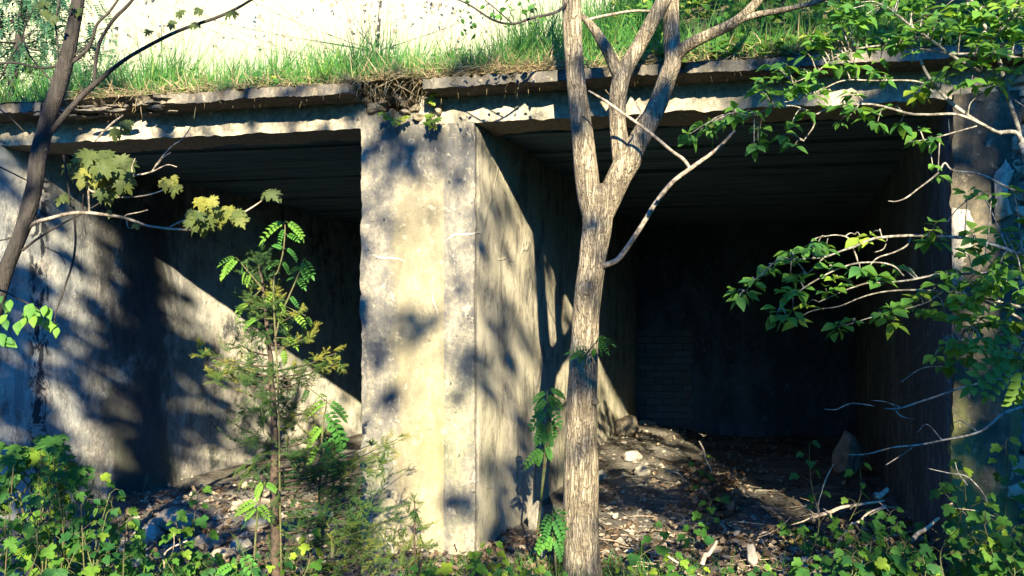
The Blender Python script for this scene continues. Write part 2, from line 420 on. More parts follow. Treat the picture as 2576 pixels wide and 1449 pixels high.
M_SLAB = concrete('slab_concrete', (0.25, 0.215, 0.165), (0.055, 0.055, 0.055), 0.0, 0.6, 0.0, 15.0, None, -0.03)
def ceiling_mat():
    n = N('board_marked_concrete')
    v = n.mapv((1, 1, 1), (0, 0, 0), (0, 0, math.radians(12.2)))
    mp = n.new('ShaderNodeMapping'); mp.inputs[3].default_value = (0.5, 9, 1); n.link(v, mp.inputs[0])
    g = n.noise(2.0, 6, 0.7, mp.outputs[0])
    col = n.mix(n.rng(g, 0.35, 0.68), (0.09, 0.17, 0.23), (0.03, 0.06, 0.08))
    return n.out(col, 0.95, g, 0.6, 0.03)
M_CEIL = ceiling_mat()
def brick_mat():
    n = N('whitewashed_brick'); b = n.new('ShaderNodeTexBrick')
    mp = n.mapv((1, 1, 1), (0, 0, 0), (math.radians(90), 0, 0))
    sw = n.new('ShaderNodeSeparateXYZ'); n.link(n.tc.outputs['Object'], sw.inputs[0])
    cb = n.new('ShaderNodeCombineXYZ'); n.link(sw.outputs[0], cb.inputs[0]); n.link(sw.outputs[2], cb.inputs[1])
    n.link(cb.outputs[0], b.inputs['Vector'])
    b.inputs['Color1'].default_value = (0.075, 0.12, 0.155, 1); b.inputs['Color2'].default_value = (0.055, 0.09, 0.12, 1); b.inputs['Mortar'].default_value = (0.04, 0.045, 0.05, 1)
    b.inputs['Scale'].default_value = 1.0; b.inputs['Brick Width'].default_value = 0.26; b.inputs['Row Height'].default_value = 0.10; b.inputs['Mortar Size'].default_value = 0.008
    col = n.mix(n.rng(n.noise(6, 5, 0.7), 0.45, 0.7), b.outputs[0], (0.08, 0.08, 0.08))
    return n.out(col, 0.95, b.outputs['Fac'], -0.6, 0.02)
M_BRICK = brick_mat()
def stone_mat(name, light, dark, seed=0.0):
    n = N(name)
    t = n.tint()
    a = n.noise(9, 6, 0.7, n.mapv((1, 1, 1), (seed, 0, 0))); b = n.noise(40, 4, 0.7)
    col = n.mix(n.rng(n.math('ADD', a, n.math('MULTIPLY', t, 0.25)), 0.45, 0.85), light, dark)
    return n.out(col, 0.95, n.math('ADD', a, n.math('MULTIPLY', b, 0.5)), 0.7, 0.02)
M_STONE = stone_mat('rubble_stone', (0.36, 0.30, 0.22), (0.09, 0.075, 0.055))
M_LIME = stone_mat('pale_limestone', (0.34, 0.31, 0.26), (0.13, 0.12, 0.10), 5)
def ground_mat():
    n = N('leafy_soil')
    a = n.noise(2.2, 6, 0.65); b = n.noise(30, 6, 0.75); c = n.noise(90, 3, 0.7)
    col = n.mix(n.rng(b, 0.38, 0.62), (0.085, 0.075, 0.063), (0.22, 0.20, 0.17))
    col = n.mix(n.rng(c, 0.62, 0.72), col, (0.36, 0.31, 0.24))
    col = n.mix(n.rng(a, 0.42, 0.62), col, n.mix(n.rng(b, 0.4, 0.6), (0.21, 0.195, 0.17), (0.36, 0.33, 0.285)))
    col = n.mix(n.rng(n.math('ADD', n.axis(1), n.math('MULTIPLY', a, 0.8)), 5.9, 5.2), col, n.mix(n.rng(b, 0.4, 0.6), (0.012, 0.02, 0.008), (0.03, 0.036, 0.016)))  # dark green outside, deepened in place of tree shade to cut bounced light
    return n.out(col, 0.95, n.math('ADD', b, n.math('MULTIPLY', c, 0.4)), 0.9, 0.05, spec=0.0)
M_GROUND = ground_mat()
def leaf_mat(name, stops, tr, tf=0.38, rough=0.58, spec=0.22):
    n = N(name); t = n.tint()
    col = n.ramp(t, stops); nz = n.noise(60, 3, 0.6)
    col = n.mix(n.math('MULTIPLY', n.rng(nz, 0.45, 0.7), 0.35), col, tuple(c * 0.55 for c in stops[0][1]))
    tcol = n.mix(1.0, col, tr, 'MULTIPLY')
    return n.out(col, rough, None, spec=spec, trans=tcol, tf=tf)
M_SHRUB = leaf_mat('shrub_leaf', [(0, (0.05, 0.16, 0.04)), (0.6, (0.115, 0.26, 0.035)), (1, (0.28, 0.38, 0.04))], (2.2, 1.9, 1.2))
M_CURR = leaf_mat('currant_leaf', [(0, (0.022, 0.095, 0.025)), (0.6, (0.075, 0.19, 0.025)), (1, (0.24, 0.34, 0.03))], (2.2, 1.9, 1.0))
M_MAPLE = leaf_mat('maple_leaf', [(0, (0.055, 0.085, 0.03)), (0.6, (0.10, 0.13, 0.035)), (1, (0.22, 0.22, 0.045))], (1.8, 1.7, 1.0))
M_ROWAN = leaf_mat('rowan_leaf', [(0, (0.045, 0.17, 0.04)), (0.6, (0.09, 0.25, 0.04)), (1, (0.20, 0.34, 0.05))], (2.2, 1.9, 1.0))
M_ROWFAR = leaf_mat('far_rowan_leaf', [(0, (0.025, 0.09, 0.06)), (1, (0.07, 0.17, 0.07))], (1.6, 1.6, 1.2), 0.3)
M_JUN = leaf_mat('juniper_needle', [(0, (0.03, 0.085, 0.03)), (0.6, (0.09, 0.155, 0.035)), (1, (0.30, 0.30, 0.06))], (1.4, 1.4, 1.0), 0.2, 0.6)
M_GRASS = leaf_mat('green_grass', [(0, (0.03, 0.14, 0.035)), (0.7, (0.085, 0.23, 0.04)), (1, (0.26, 0.32, 0.07))], (1.9, 1.8, 1.0), 0.4)
M_DRYG = leaf_mat('dry_grass', [(0, (0.22, 0.16, 0.09)), (1, (0.50, 0.41, 0.24))], (1.2, 1.1, 0.9), 0.25, 0.7)
M_WEED = leaf_mat('weed_leaf', [(0, (0.05, 0.17, 0.03)), (0.7, (0.14, 0.27, 0.04)), (1, (0.38, 0.40, 0.08))], (2.0, 1.8, 1.0))
M_SHADE = leaf_mat('unseen_canopy_leaf', [(0, (0.015, 0.04, 0.012)), (1, (0.035, 0.07, 0.018))], (1.2, 1.2, 1.0), 0.03)
M_WASHED = leaf_mat('washed_out_leaf', [(0, (0.34, 0.28, 0.20)), (1, (0.72, 0.62, 0.46))], (1.0, 1.0, 0.95), 0.4, 0.8)  # overexposure of the far leaves put into their pale colour
M_LITTER = leaf_mat('dead_leaf', [(0, (0.07, 0.045, 0.03)), (0.6, (0.21, 0.15, 0.10)), (1, (0.46, 0.37, 0.27))], (1.0, 0.9, 0.8), 0.12, 0.75)
M_MOSS = leaf_mat('moss', [(0, (0.10, 0.13, 0.015)), (1, (0.33, 0.32, 0.03))], (1.2, 1.2, 1.0), 0.2, 0.9)
def bark_mat(name, light, dark, sc=46, stretch=0.10, strength=0.9, depth=1.0):
    n = N(name)
    v = n.mapv((1, 1, stretch)); nz = n.new('ShaderNodeTexNoise'); nz.inputs['Scale'].default_value = 14; nz.inputs['Detail'].default_value = 3; n.link(v, nz.inputs['Vector'])
    vv = n.mix(0.06, v, nz.outputs[1], 'ADD')
    rid = n.noise(sc, 5, 0.62, vv, 0.6); big = n.noise(3.2, 5, 0.65); fine = n.noise(120, 4, 0.7, n.mapv((1, 1, 0.35)))
    cross = n.noise(38, 4, 0.7, n.mapv((0.6, 0.6, 1.3)))
    h = n.math('ADD', rid, n.math('MULTIPLY', n.math('SUBTRACT', cross, 0.5), 0.30))
    fur = n.rng(h, 0.38, 0.53)
    lc = n.mix(n.rng(big, 0.38, 0.62), light, tuple(c * 0.72 for c in light)); lc = n.mix(n.math('MULTIPLY', n.rng(fine, 0.45, 0.65), 0.4), lc, tuple(c * 0.5 for c in light))
    v3 = n.mapv((1, 1, 0.16)); vv3 = n.mix(0.05, v3, nz.outputs[1], 'ADD'); fis = n.rng(n.vor(sc * 1.25, vv3), 0.015, 0.10)
    fur = n.math('MULTIPLY', fur, n.math('ADD', 0.35, n.math('MULTIPLY', fis, 0.65)))
    lc = n.mix(n.math('MULTIPLY', n.rng(n.noise(7, 6, 0.75), 0.60, 0.68), 0.6), lc, (0.30, 0.32, 0.24))
    col = n.mix(fur, n.mix(depth, lc, dark), lc)
    return n.out(col, 0.9, n.math('ADD', n.math('ADD', n.rng(h, 0.30, 0.62), n.math('MULTIPLY', fis, 0.7)), n.math('MULTIPLY', fine, 0.3)), strength, 0.02)
M_BARK = bark_mat('furrowed_bark', (0.45, 0.375, 0.265), (0.085, 0.066, 0.05), 40, 0.17, 0.9, 0.72)
M_BARKM = bark_mat('smooth_shade_dark_bark', (0.055, 0.048, 0.045), (0.025, 0.022, 0.02), 40, 0.2, 0.4, 0.7)  # shade on the maple stem put into the bark colour
def twig_mat(name, a, b):
    n = N(name); f = n.noise(40, 4, 0.7); return n.out(n.mix(n.rng(f, 0.4, 0.62), a, b), 0.85, f, 0.4, 0.01)
M_TWIG = twig_mat('grey_twig', (0.36, 0.30, 0.24), (0.12, 0.10, 0.08))
M_LICH = twig_mat('lichen_twig', (0.11, 0.095, 0.08), (0.34, 0.32, 0.27))
M_STEM = twig_mat('green_stem', (0.09, 0.115, 0.04), (0.085, 0.06, 0.04))
M_JBARK = twig_mat('juniper_bark', (0.085, 0.06, 0.045), (0.04, 0.03, 0.025))
M_DEAD = twig_mat('dead_wood', (0.50, 0.40, 0.29), (0.24, 0.18, 0.13))
M_EARTH = N('roof_earth_soil'); _n = M_EARTH
M_EARTH = _n.out(_n.mix(_n.rng(_n.noise(12, 5, 0.7), 0.4, 0.65), (0.06, 0.07, 0.03), (0.17, 0.14, 0.08)), 0.95, _n.noise(25, 4, 0.7), 0.8, 0.04)

# ------------------------------------------------------------------ the setting: ground and earth on the roof
def ground():
    xs = sorted(set([-300, -120, -50, -25, -14] + [round(-9 + 0.09 * i, 3) for i in range(200)] + [14, 25, 50, 120, 300]))
    ys = sorted(set([-300, -120, -50, -25, -12, -8, -4, 0, 2] + [round(3 + 0.09 * i, 3) for i in range(125)] + [16, 20, 30, 60, 120, 300]))
    mb = MB(); nb = len(ys)
    mb.add([(x, y, ground_z(x, y)) for x in xs for y in ys],
           [(i * nb + j, (i + 1) * nb + j, (i + 1) * nb + j + 1, i * nb + j + 1) for i in range(len(xs) - 1) for j in range(nb - 1)])
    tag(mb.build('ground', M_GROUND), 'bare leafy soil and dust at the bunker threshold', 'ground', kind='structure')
ground()
def sig(x): return 1 / (1 + math.exp(-x))
def roof_z(s, t):
    a = max(0.0, min(1.0, (t + 0.2) / 2.2)); a = a * a * (3 - 2 * a)
    h = 0.10 + 1.55 * sig((s - 1.05) / 0.48) + 0.35 * sig((s + 0.1) / 0.3) - 0.02
    b = max(0.0, min(1.0, (t + 0.2) / 0.5))
    z = Z_ST + 0.02 + a * h + b * 0.05 * (1 + noise.noise(Vector((s * 2, t * 2, 0))))
    if t > 6: z -= (t - 6) * 0.55
    if s < -4.5: z -= (-4.5 - s) * 0.8
    return z
def roof_earth():
    mb = MB(); ss = [-8.5 + 0.16 * i for i in range(120)]; ts = [-0.17 + 0.16 * i for i in range(80)]; nb = len(ts)
    V = []
    for s in ss:
        for t in ts:
            edge = 0.06 * noise.noise(Vector((s * 3, 0, 8))) if t < 0 else 0
            V.append(tuple(W(s, t + edge, roof_z(s, t))))
    mb.add(V, [(i * nb + j, (i + 1) * nb + j, (i + 1) * nb + j + 1, i * nb + j + 1) for i in range(len(ss) - 1) for j in range(nb - 1)])
    tag(mb.build('earth_bank', M_EARTH), 'grassed earth bank heaped over the bunker roof', 'earth bank', kind='structure')
roof_earth()

# ------------------------------------------------------------------ the bunker
B = thing('concrete_bunker', W(-0.4, 0, 0), 'abandoned two-bay concrete bunker with a battered central pillar and grass on its roof', 'bunker')
mb = MB(); block(mb, S_PL, 0, 0, T_BK, -0.3, Z_C + 0.10, 0.028, 0.008, 2.2, 0.018)
mb.build('pillar', M_PIER, B)['label'] = 'sunlit cracked pillar running back as a dividing wall'
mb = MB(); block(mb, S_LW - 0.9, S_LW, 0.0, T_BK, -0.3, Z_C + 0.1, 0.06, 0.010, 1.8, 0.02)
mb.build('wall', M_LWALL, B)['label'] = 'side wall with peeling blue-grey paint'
mb = MB(); block(mb, S_RW, S_RW + 0.55, 0.02, T_BK, -0.3, Z_C + 0.1, 0.06, 0.012, 1.6, 0.03)
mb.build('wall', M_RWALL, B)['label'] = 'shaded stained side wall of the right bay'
BRX0, BRX1 = s_of(1592, T_BK), s_of(1742, T_BK)
zb = on_front(1660, 832, T_BK).z
mb = MB()
block(mb, S_LW - 0.9, BRX0, T_BK, T_BK + 0.4, -0.3, Z_C + 0.1, 0.15, 0.012, 1.5, faces='FR')
block(mb, BRX1, S_RW + 0.55, T_BK, T_BK + 0.4, -0.3, Z_C + 0.1, 0.15, 0.012, 1.5, faces='FL')
block(mb, BRX0, BRX1, T_BK, T_BK + 0.4, zb, Z_C + 0.1, 0.15, 0.012, 1.5, faces='FD')
block(mb, S_LW - 0.9, S_RW + 0.55, T_BK + 0.4, T_BK + 0.6, -0.3, Z_C + 0.1, 0.5, 0.0, faces='FB')
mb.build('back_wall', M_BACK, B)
mb = MB(); block(mb, BRX0 - 0.01, BRX1 + 0.01, T_BK + 0.08, T_BK + 0.2, -0.1, zb + 0.01, 0.06, 0.004, faces='F')
mb.build('bricked_up_doorway', M_BRICK, B)
# lintels under the roof slab; the lower arris is chipped
def lint(s, t, z, p):
    if z < Z_C + 0.05:
        p = p.copy(); p.z += 0.030 * max(0, noise.noise(Vector((s * 4, t * 3, 1)))) + 0.012 * noise.noise(Vector((s * 14, t * 9, 1)))
    return p
for a, b in ((S_LW - 0.9, S_PL + 0.04), (-0.40, S_RW + 0.7)):
    mb = MB(); block(mb, a, b, 0.012 if a < -1 else -0.004, 0.4, Z_C, Z_SB + 0.03, 0.03, 0.007, 2.6, post=lint, faces='LRFD')
    mb.build('lintel', M_BEAM, B)
# ceilings: shuttering boards, each a little higher or lower than the next
for k, (a, b) in enumerate(((S_LW - 0.02, S_PL + 0.02), (-0.02, S_RW + 0.02))):
    mb = MB(); t = 0.4; rng = random.Random(k)
    while t < T_BK + 0.05:
        wd = rng.uniform(0.14, 0.3); z0 = Z_C + 0.02 + rng.uniform(0, 0.035)
        block(mb, a, b, t, t + wd, z0, Z_C + 0.1, 0.25, 0.004, 1.2, faces='FBD'); t += wd
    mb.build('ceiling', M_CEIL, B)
# roof slab with a ragged, spalled front edge
def slab_post(k):
    def f(s, t, z, p):
        if t < -0.05:
            p = p.copy(); n1 = noise.noise(Vector((s * 2.3, 3.1, k))); n2 = noise.noise(Vector((s * 11, 1.1, k))); n3 = noise.noise(Vector((s * 27, 4.1, k)))
            hole = math.exp(-((s - s_of(270)) / 0.42) ** 2) if k == 0 else 0.0
            q = max(0.0, n2 - 0.02); q3 = max(0.0, n3 - 0.05); q4 = max(0, noise.noise(Vector((s * 60, 2.2, k))))
            dn = 0.012 * n1 + 0.050 * q + 0.028 * q3 + 0.010 * q4
            if z < Z_SB + 0.012: p.z += dn + 0.035 * hole * (n2 + 0.6)
            if z < Z_SB + 0.05: tt = 0.10 * q + 0.05 * q3 + 0.16 * hole * max(0, 0.5 + n1 + n3)
            else: tt = 0.04 * q3 + 0.05 * hole * max(0, n3 + 0.2)
            p.x += D2[0] * tt; p.y += D2[1] * tt
        return p
    return f
SG0, SG1 = s_of(917), s_of(1098)
for k, (a, b) in enumerate(((S_LW - 1.4, SG0), (SG1, S_RW + 2.4))):
    mb = MB(); block(mb, a, b, -OV, T_BK + 0.6, Z_SB, Z_ST, 0.022, 0.006, 3.0, post=slab_post(k), faces='F')
    block(mb, a, b, -OV, T_BK + 0.6, Z_SB, Z_ST, 0.07, 0.006, 3.0, post=slab_post(k), faces='LRDT')
    mb.build('roof_slab', M_SLAB, B)
mb = MB(); block(mb, SG0, SG1, 0.05, T_BK + 0.6, Z_SB, Z_ST - 0.004, 0.1, 0.006, faces='FDT'); mb.build('roof_slab', M_SLAB, B)
# spalled lumps under the broken edge of the left slab
mb = MB(); rng = random.Random(4)
for i in range(46):
    px = rng.uniform(140, 480); s = s_of(px); t = rng.uniform(-0.24, -0.08)
    c = W(s, t, Z_SB + rng.uniform(-0.03, 0.045)); stone(mb, c, (rng.uniform(0.03, 0.11), rng.uniform(0.02, 0.05), rng.uniform(0.005, 0.014)), rng.uniform(-0.6, 0.2), i + 0.3, 0.9, rng.random())
mb.build('spalled_concrete', M_SLAB, B, smooth=False)
# rubble filling of the pillar head
mb = MB(); rng = random.Random(11)
for i, (px, py, wx, wz) in enumerate([(1012, 248, 32, 26), (1050, 268, 38, 18), (1085, 258, 26, 20), (962, 235, 42, 22), (1000, 216, 34, 12), (1040, 228, 36, 12), (1078, 232, 30, 14),
        (1020, 280, 30, 12), (950, 270, 40, 26), (1095, 215, 30, 14), (1060, 208, 30, 12), (975, 208, 26, 10), (930, 225, 24, 22), (1105, 275, 26, 24), (985, 285, 26, 18), (1060, 296, 32, 16), (1030, 205, 22, 9), (945, 205, 26, 12), (1005, 192, 30, 12), (1075, 195, 30, 12), (925, 255, 20, 18), (1105, 240, 20, 22), (1040, 250, 22, 14), (1045, 192, 24, 10), (965, 255, 24, 16), (1022, 262, 22, 12)]):
    p = on_front(px, py, -0.02); k = p.y / F
    stone(mb, p + Vector((0, 0.06, 0)), (wx * k * 0.62, 0.10, wz * k * 0.66), -0.21 + rng.uniform(-0.12, 0.12), i * 1.7, 1.0, rng.random() * 0.6)
mb.build('rubble_filling', M_STONE, B, smooth=False)
M_END = concrete('crumbled_render', (0.20, 0.165, 0.115), (0.05, 0.045, 0.035), 0.0, 1.0, 0.6, 22.0)
mb = MB(); block(mb, S_RW - 0.004, S_RW + 0.40, -0.03, 0.02, -0.3, Z_C + 0.02, 0.03, 0.016, 4.0, 0.03, faces='LRFT'); mb.build('wall_end', M_END, B)
# field-stone masonry of the right end wall
mb = MB(); block(mb, S_RW + 0.55, S_RW + 3.2, 0.05, 0.6, -0.3, Z_SB, 0.1, 0.02, 3, faces='F')
rng = random.Random(21); z = 0.05; row = 0
while z < Z_SB - 0.03:
    h = rng.uniform(0.07, 0.19); s = S_RW + 0.34 + rng.uniform(-0.10, 0.05)
    while s < S_RW + 2.4:
        l = rng.uniform(0.10, 0.34)
        stone(mb, W(s + l / 2, 0.06, z + h / 2) + Vector((0, rng.uniform(-0.03, 0.03), 0)), (l * 0.53, 0.12, h * 0.53), -0.21 + rng.uniform(-0.08, 0.08), row * 13 + s * 3.3, 0.95, rng.random() * 1.3)
        s += l + 0.012
    z += h + 0.008; row += 1
mb.build('stone_facing', M_STONE, B, smooth=False)
mb = MB()
def plaster(outline, t0, th):
    P = [];rng = random.Random(4)
    for (x0, y0), (x1, y1) in zip(outline, outline[1:] + outline[:1]):
        for k in range(4): P.append((x0 + (x1 - x0) * k / 4 + rng.gauss(0, 2.5), y0 + (y1 - y0) * k / 4 + rng.gauss(0, 2.5)))
    n = len(P); V = [tuple(on_front(x, y, t0)) for x, y in P] + [tuple(on_front(x, y, t0 + th)) for x, y in P]
    mb.add(V, [tuple(range(n))[::-1]] + [(i, (i + 1) % n, (i + 1) % n + n, i + n) for i in range(n)])
plaster([(2394, 520), (2440, 532), (2450, 560), (2436, 590), (2446, 622), (2426, 655), (2420, 700), (2428, 740), (2394, 735)], -0.065, 0.06)
plaster([(2500, 440), (2530, 400), (2550, 430), (2535, 480), (2545, 540), (2505, 560)], -0.06, 0.05)
mb.build('render_patch', M_BEAM, B)

# ------------------------------------------------------------------ unseen shade trees behind the viewpoint, leaves placed to shape the dapples
def uv(p): return (p.x + 0.07 * p.y, p.z + 0.395 * p.y)
def spot(px, py, rx, ry, fn, val):
    c = uv(fn(px, py)); a = uv(fn(px + rx, py)); b = uv(fn(px, py + ry))
    g = 0.055 if val < 0.3 else 0.0
    return (c[0], c[1], max(0.04, abs(a[0] - c[0])) + g, max(0.04, abs(b[1] - c[1])) + g, val)
FR = lambda x, y: on_front(x, y)
LW = lambda x, y: on_side(x, y, S_LW)
PW = lambda x, y: on_side(x, y, 0.0)
FL = lambda x, y: on_floor(x, y)
JN = lambda x, y: at(x, y, 4.9)
SPOTS = [
    spot(1470, 1350, 60, 60, JN, .25), spot(1465, 1200, 55, 60, JN, .08), spot(1475, 1050, 50, 60, JN, .12), spot(1485, 850, 50, 70, JN, .4), spot(1495, 700, 50, 70, JN, .1), spot(1510, 560, 60, 70, JN, .1), spot(1460, 350, 50, 100, JN, .12), spot(1560, 290, 50, 100, JN, .1), spot(1650, 260, 50, 80, JN, .1), spot(1445, 150, 40, 80, JN, .2),
    spot(1900, 300, 200, 110, JN, .28), spot(2060, 690, 200, 110, JN, .28), spot(2450, 900, 100, 90, JN, .2), spot(2450, 1180, 90, 80, JN, .25), spot(2300, 640, 100, 50, JN, .5), spot(120, 1320, 160, 100, JN, .25), spot(500, 1310, 120, 90, JN, .2), spot(2200, 1350, 200, 70, JN, .4), spot(230, 440, 90, 60, JN, .35), spot(560, 540, 70, 40, JN, .1),
    spot(690, 600, 110, 70, JN, 0.05), spot(620, 680, 60, 50, JN, 0.05), spot(700, 760, 70, 60, JN, 0.05), spot(800, 880, 80, 50, JN, 0), spot(530, 900, 60, 50, JN, 0), spot(830, 1060, 80, 60, JN, .05), spot(980, 1120, 50, 60, JN, 0), spot(900, 1390, 150, 60, JN, .2), spot(660, 1240, 60, 50, JN, .1),
    # pillar front: shade at the head, then the sunny places
    spot(1040, 370, 90, 60, FR, .55), spot(1060, 430, 45, 30, FR, .5), spot(930, 800, 50, 90, FR, .6), spot(1150, 930, 50, 50, FR, .55), spot(1090, 1230, 90, 28, FR, .55), spot(1180, 1280, 40, 50, FR, .6), spot(960, 880, 40, 40, FR, .65), spot(1070, 790, 50, 22, FR, .5), spot(935, 1330, 40, 60, FR, .6),
    spot(1030, 560, 60, 90, FR, 0), spot(1020, 690, 60, 50, FR, .02), spot(1030, 910, 60, 40, FR, 0), spot(1080, 1080, 100, 80, FR, 0), spot(1120, 1370, 80, 45, FR, 0), spot(940, 1160, 40, 60, FR, .05), spot(1165, 400, 25, 60, FR, .1), spot(1150, 620, 35, 60, FR, .08), spot(1160, 800, 30, 40, FR, .1), spot(1160, 1140, 30, 50, FR, .05),
    spot(930, 620, 25, 60, FR, .15), spot(1000, 1300, 40, 40, FR, .1),
    spot(1160, 1060, 45, 110, FR, .03), spot(1150, 1300, 50, 50, FR, .1),
    # dividing wall
    spot(1225, 500, 22, 90, PW, .1), spot(1270, 560, 18, 90, PW, .75), spot(1300, 620, 20, 100, PW, .1), spot(1240, 800, 22, 120, PW, .15), spot(1280, 850, 18, 130, PW, .5), spot(1330, 750, 18, 110, PW, .1),
    spot(1230, 1000, 28, 60, PW, .25), spot(1250, 1130, 40, 60, PW, .15), spot(1320, 1050, 16, 120, PW, .45), spot(1230, 1260, 35, 45, PW, .3), spot(1280, 1210, 30, 60, PW, .4), spot(1345, 930, 14, 100, PW, .2),
    spot(1402, 820, 14, 140, PW, 0), spot(1525, 1040, 25, 110, PW, 0), spot(1500, 960, 20, 60, PW, 0.1),
    # painted side wall
    spot(60, 620, 70, 60, LW, .08), spot(150, 560, 55, 45, LW, .2), spot(60, 430, 60, 35, LW, .45), spot(255, 705, 32, 32, LW, 0), spot(210, 745, 40, 25, LW, .05), spot(190, 940, 42, 24, LW, .05), spot(240, 575, 30, 30, LW, .3),
    spot(160, 1010, 30, 22, LW, .1), spot(225, 1085, 35, 15, LW, .05), spot(150, 810, 40, 40, LW, .97), spot(60, 850, 60, 110, LW, .95), spot(60, 1100, 60, 120, LW, .95), spot(150, 1230, 100, 80, LW, .9), spot(110, 700, 30, 30, LW, .5),
    spot(330, 560, 60, 50, LW, .9), spot(300, 850, 60, 110, LW, 1), spot(390, 900, 55, 150, LW, 1), spot(380, 1100, 80, 110, LW, 1), spot(330, 1240, 60, 60, LW, .85), spot(330, 640, 45, 40, LW, .95),
    spot(520, 770, 50, 40, LW, .1), spot(600, 830, 60, 45, LW, 0), spot(700, 920, 70, 50, LW, 0), spot(800, 990, 70, 50, LW, .05), spot(410, 700, 20, 18, LW, .1), spot(390, 760, 30, 25, LW, .4),
    spot(470, 830, 40, 22, LW, .85), spot(540, 930, 60, 25, LW, .85), spot(440, 800, 22, 18, LW, .2), spot(540, 890, 45, 18, LW, .2), spot(500, 1010, 30, 35, LW, .15), spot(560, 1010, 30, 40, LW, .6), spot(570, 1100, 60, 40, LW, .7),
    spot(500, 1180, 40, 35, LW, .1), spot(610, 1050, 30, 40, LW, .3), spot(620, 970, 30, 30, LW, .4),
    # floor of the right bay
    spot(1650, 1105, 120, 28, FL, 0), spot(1620, 1155, 90, 20, FL, .12), spot(1900, 1150, 90, 60, FL, 1), spot(2050, 1200, 120, 80, FL, 1), spot(1720, 1200, 90, 25, FL, .75), spot(1610, 1195, 50, 25, FL, 0), spot(1850, 1210, 70, 22, FL, .6), spot(1920, 1235, 70, 18, FL, .1), spot(1600, 1310, 90, 28, FL, .05), spot(1720, 1340, 60, 18, FL, .1), spot(1930, 1260, 60, 14, FL, .05),
    spot(1620, 1260, 80, 25, FL, .9), spot(1750, 1300, 80, 35, FL, .7), spot(1980, 1300, 90, 40, FL, .7), spot(1800, 1390, 200, 40, FL, .3), spot(2200, 1380, 200, 40, FL, .5),
    # lintel and slab
    spot(1270, 270, 130, 30, FR, 0), spot(560, 310, 280, 40, FR, .18), spot(240, 330, 100, 30, FR, .05), spot(1530, 285, 60, 25, FR, .1), spot(1760, 255, 90, 28, FR, .1), spot(1960, 215, 100, 60, FR, .92), spot(2120, 228, 45, 20, FR, .02), spot(2290, 230, 90, 60, FR, .9), spot(1650, 200, 40, 30, FR, .7),
    # masonry end
    spot(2480, 800, 110, 900, FR, .62), spot(2418, 590, 28, 50, FR, .15), spot(2520, 480, 30, 90, FR, .15), spot(2540, 720, 30, 60, FR, .2), spot(2430, 860, 20, 60, FR, .3),
]
def rho(u, v):
    n = noise.noise(Vector((u * 1.7, v * 1.7, 4.0))) + 0.5 * noise.noise(Vector((u * 4.0, v * 4.0, 9.0)))
    r = 0.62 if n > 0.10 else 0.06
    if u > 1.9: r = 0.72 if n > 0.0 else 0.08
    if u > 2.6: r = 0.88 if n > -0.35 else 0.2
    if u > 1.3 and v > 5.6: r = 0.40 if n > 0 else 0.06
    elif v > 5.75: r = 0.35 if n > 0.12 else 0.03
    if -1.05 < u < -0.1 and 2.4 < v < 5.6: r = max(0.0, min(0.46, 0.24 + 0.85 * (noise.noise(Vector((u * 2.3 + v * 0.9, v * 1.5, 6.0))) + 1.0 * noise.noise(Vector((u * 6.5, v * 5.0, 2.0))))))
    if v < 2.5: r = 0.45 if n > 0.12 else 0.04
    q = Vector((u * 3.2, v * 3.2, 1.5)); q2 = Vector((u * 8.5, v * 8.5, 2.5))
    wu = 0.075 * noise.noise(q) + 0.04 * noise.noise(q2); wv = 0.11 * noise.noise(q + Vector((9, 4, 0))) + 0.05 * noise.noise(q2 + Vector((3, 8, 0)))
    u += wu; v += wv + 0.35 * wu
    for cu, cv, ru, rv, val in SPOTS:
        d = ((u - cu) / ru) ** 2 + ((v - cv) / rv) ** 2
        if d < 3:
            wt = 1.0 if d < 0.45 else math.exp(-(d - 0.45) * 1.5)
            r = r * (1 - wt) + val * wt
    return r
def shade_tree(bx, by, u0, u1, label, h, r0):
    root = thing('dapple_tree', (bx, by, 0), label, 'tree')
    m = MB(); lf = MB(); n = int((u1 - u0) * 6.2 * 520); pts = []
    for _ in range(n):
        u = U(u0, u1); v = U(1.4, 7.6)
        if R() > rho(u, v) ** 1.25: continue
        Y = by + G(1.0)
        p = Vector((u - 0.07 * Y, Y, v - 0.395 * Y))
        d = rvec() + Vector((0, 0, -0.4)); sc = U(0.13, 0.20)
        lf.put(SIMPLE, frame(p, d, rvec(), (sc * 1.4, sc, sc)))
        pts.append(p)
    tube(m, [(bx, by, -0.2), (bx + 0.03, by, h * 0.4), (bx - 0.04, by, h * 0.75), (bx, by, h)], [r0, r0 * 0.85, r0 * 0.6, r0 * 0.15], 12, 8, 0.05)
    m.build('trunk', M_BARKM, root)
    b = MB()
    for i in range(26):
        q = pts[random.randrange(len(pts))]; z = max(2.0, min(h * 0.9, q.z - U(0.3, 1.5)))
        if rho(*uv(q)) < 0.5: continue
        a = Vector((bx, by, z)); md = a.lerp(q, 0.5) + Vector((0, 0, -0.15))
        tube(b, [a, md, q], [0.045, 0.025, 0.006], 6, 4)
    b.build('limb', M_BARKM, root); lf.build('crown', M_SHADE, root, smooth=False)
shade_tree(uv(LW(392, 900))[0] - 0.07 * -4.5, -4.5, -5.2, -0.6, 'tall unseen leafy tree facing the left bay, crown shaped to dapple the painted wall', 9.5, 0.16)
shade_tree(4.1, -10.0, -0.6, 5.2, 'tall unseen leafy tree facing the right bay, crown shaped to dapple the stone wall', 12.5, 0.18)

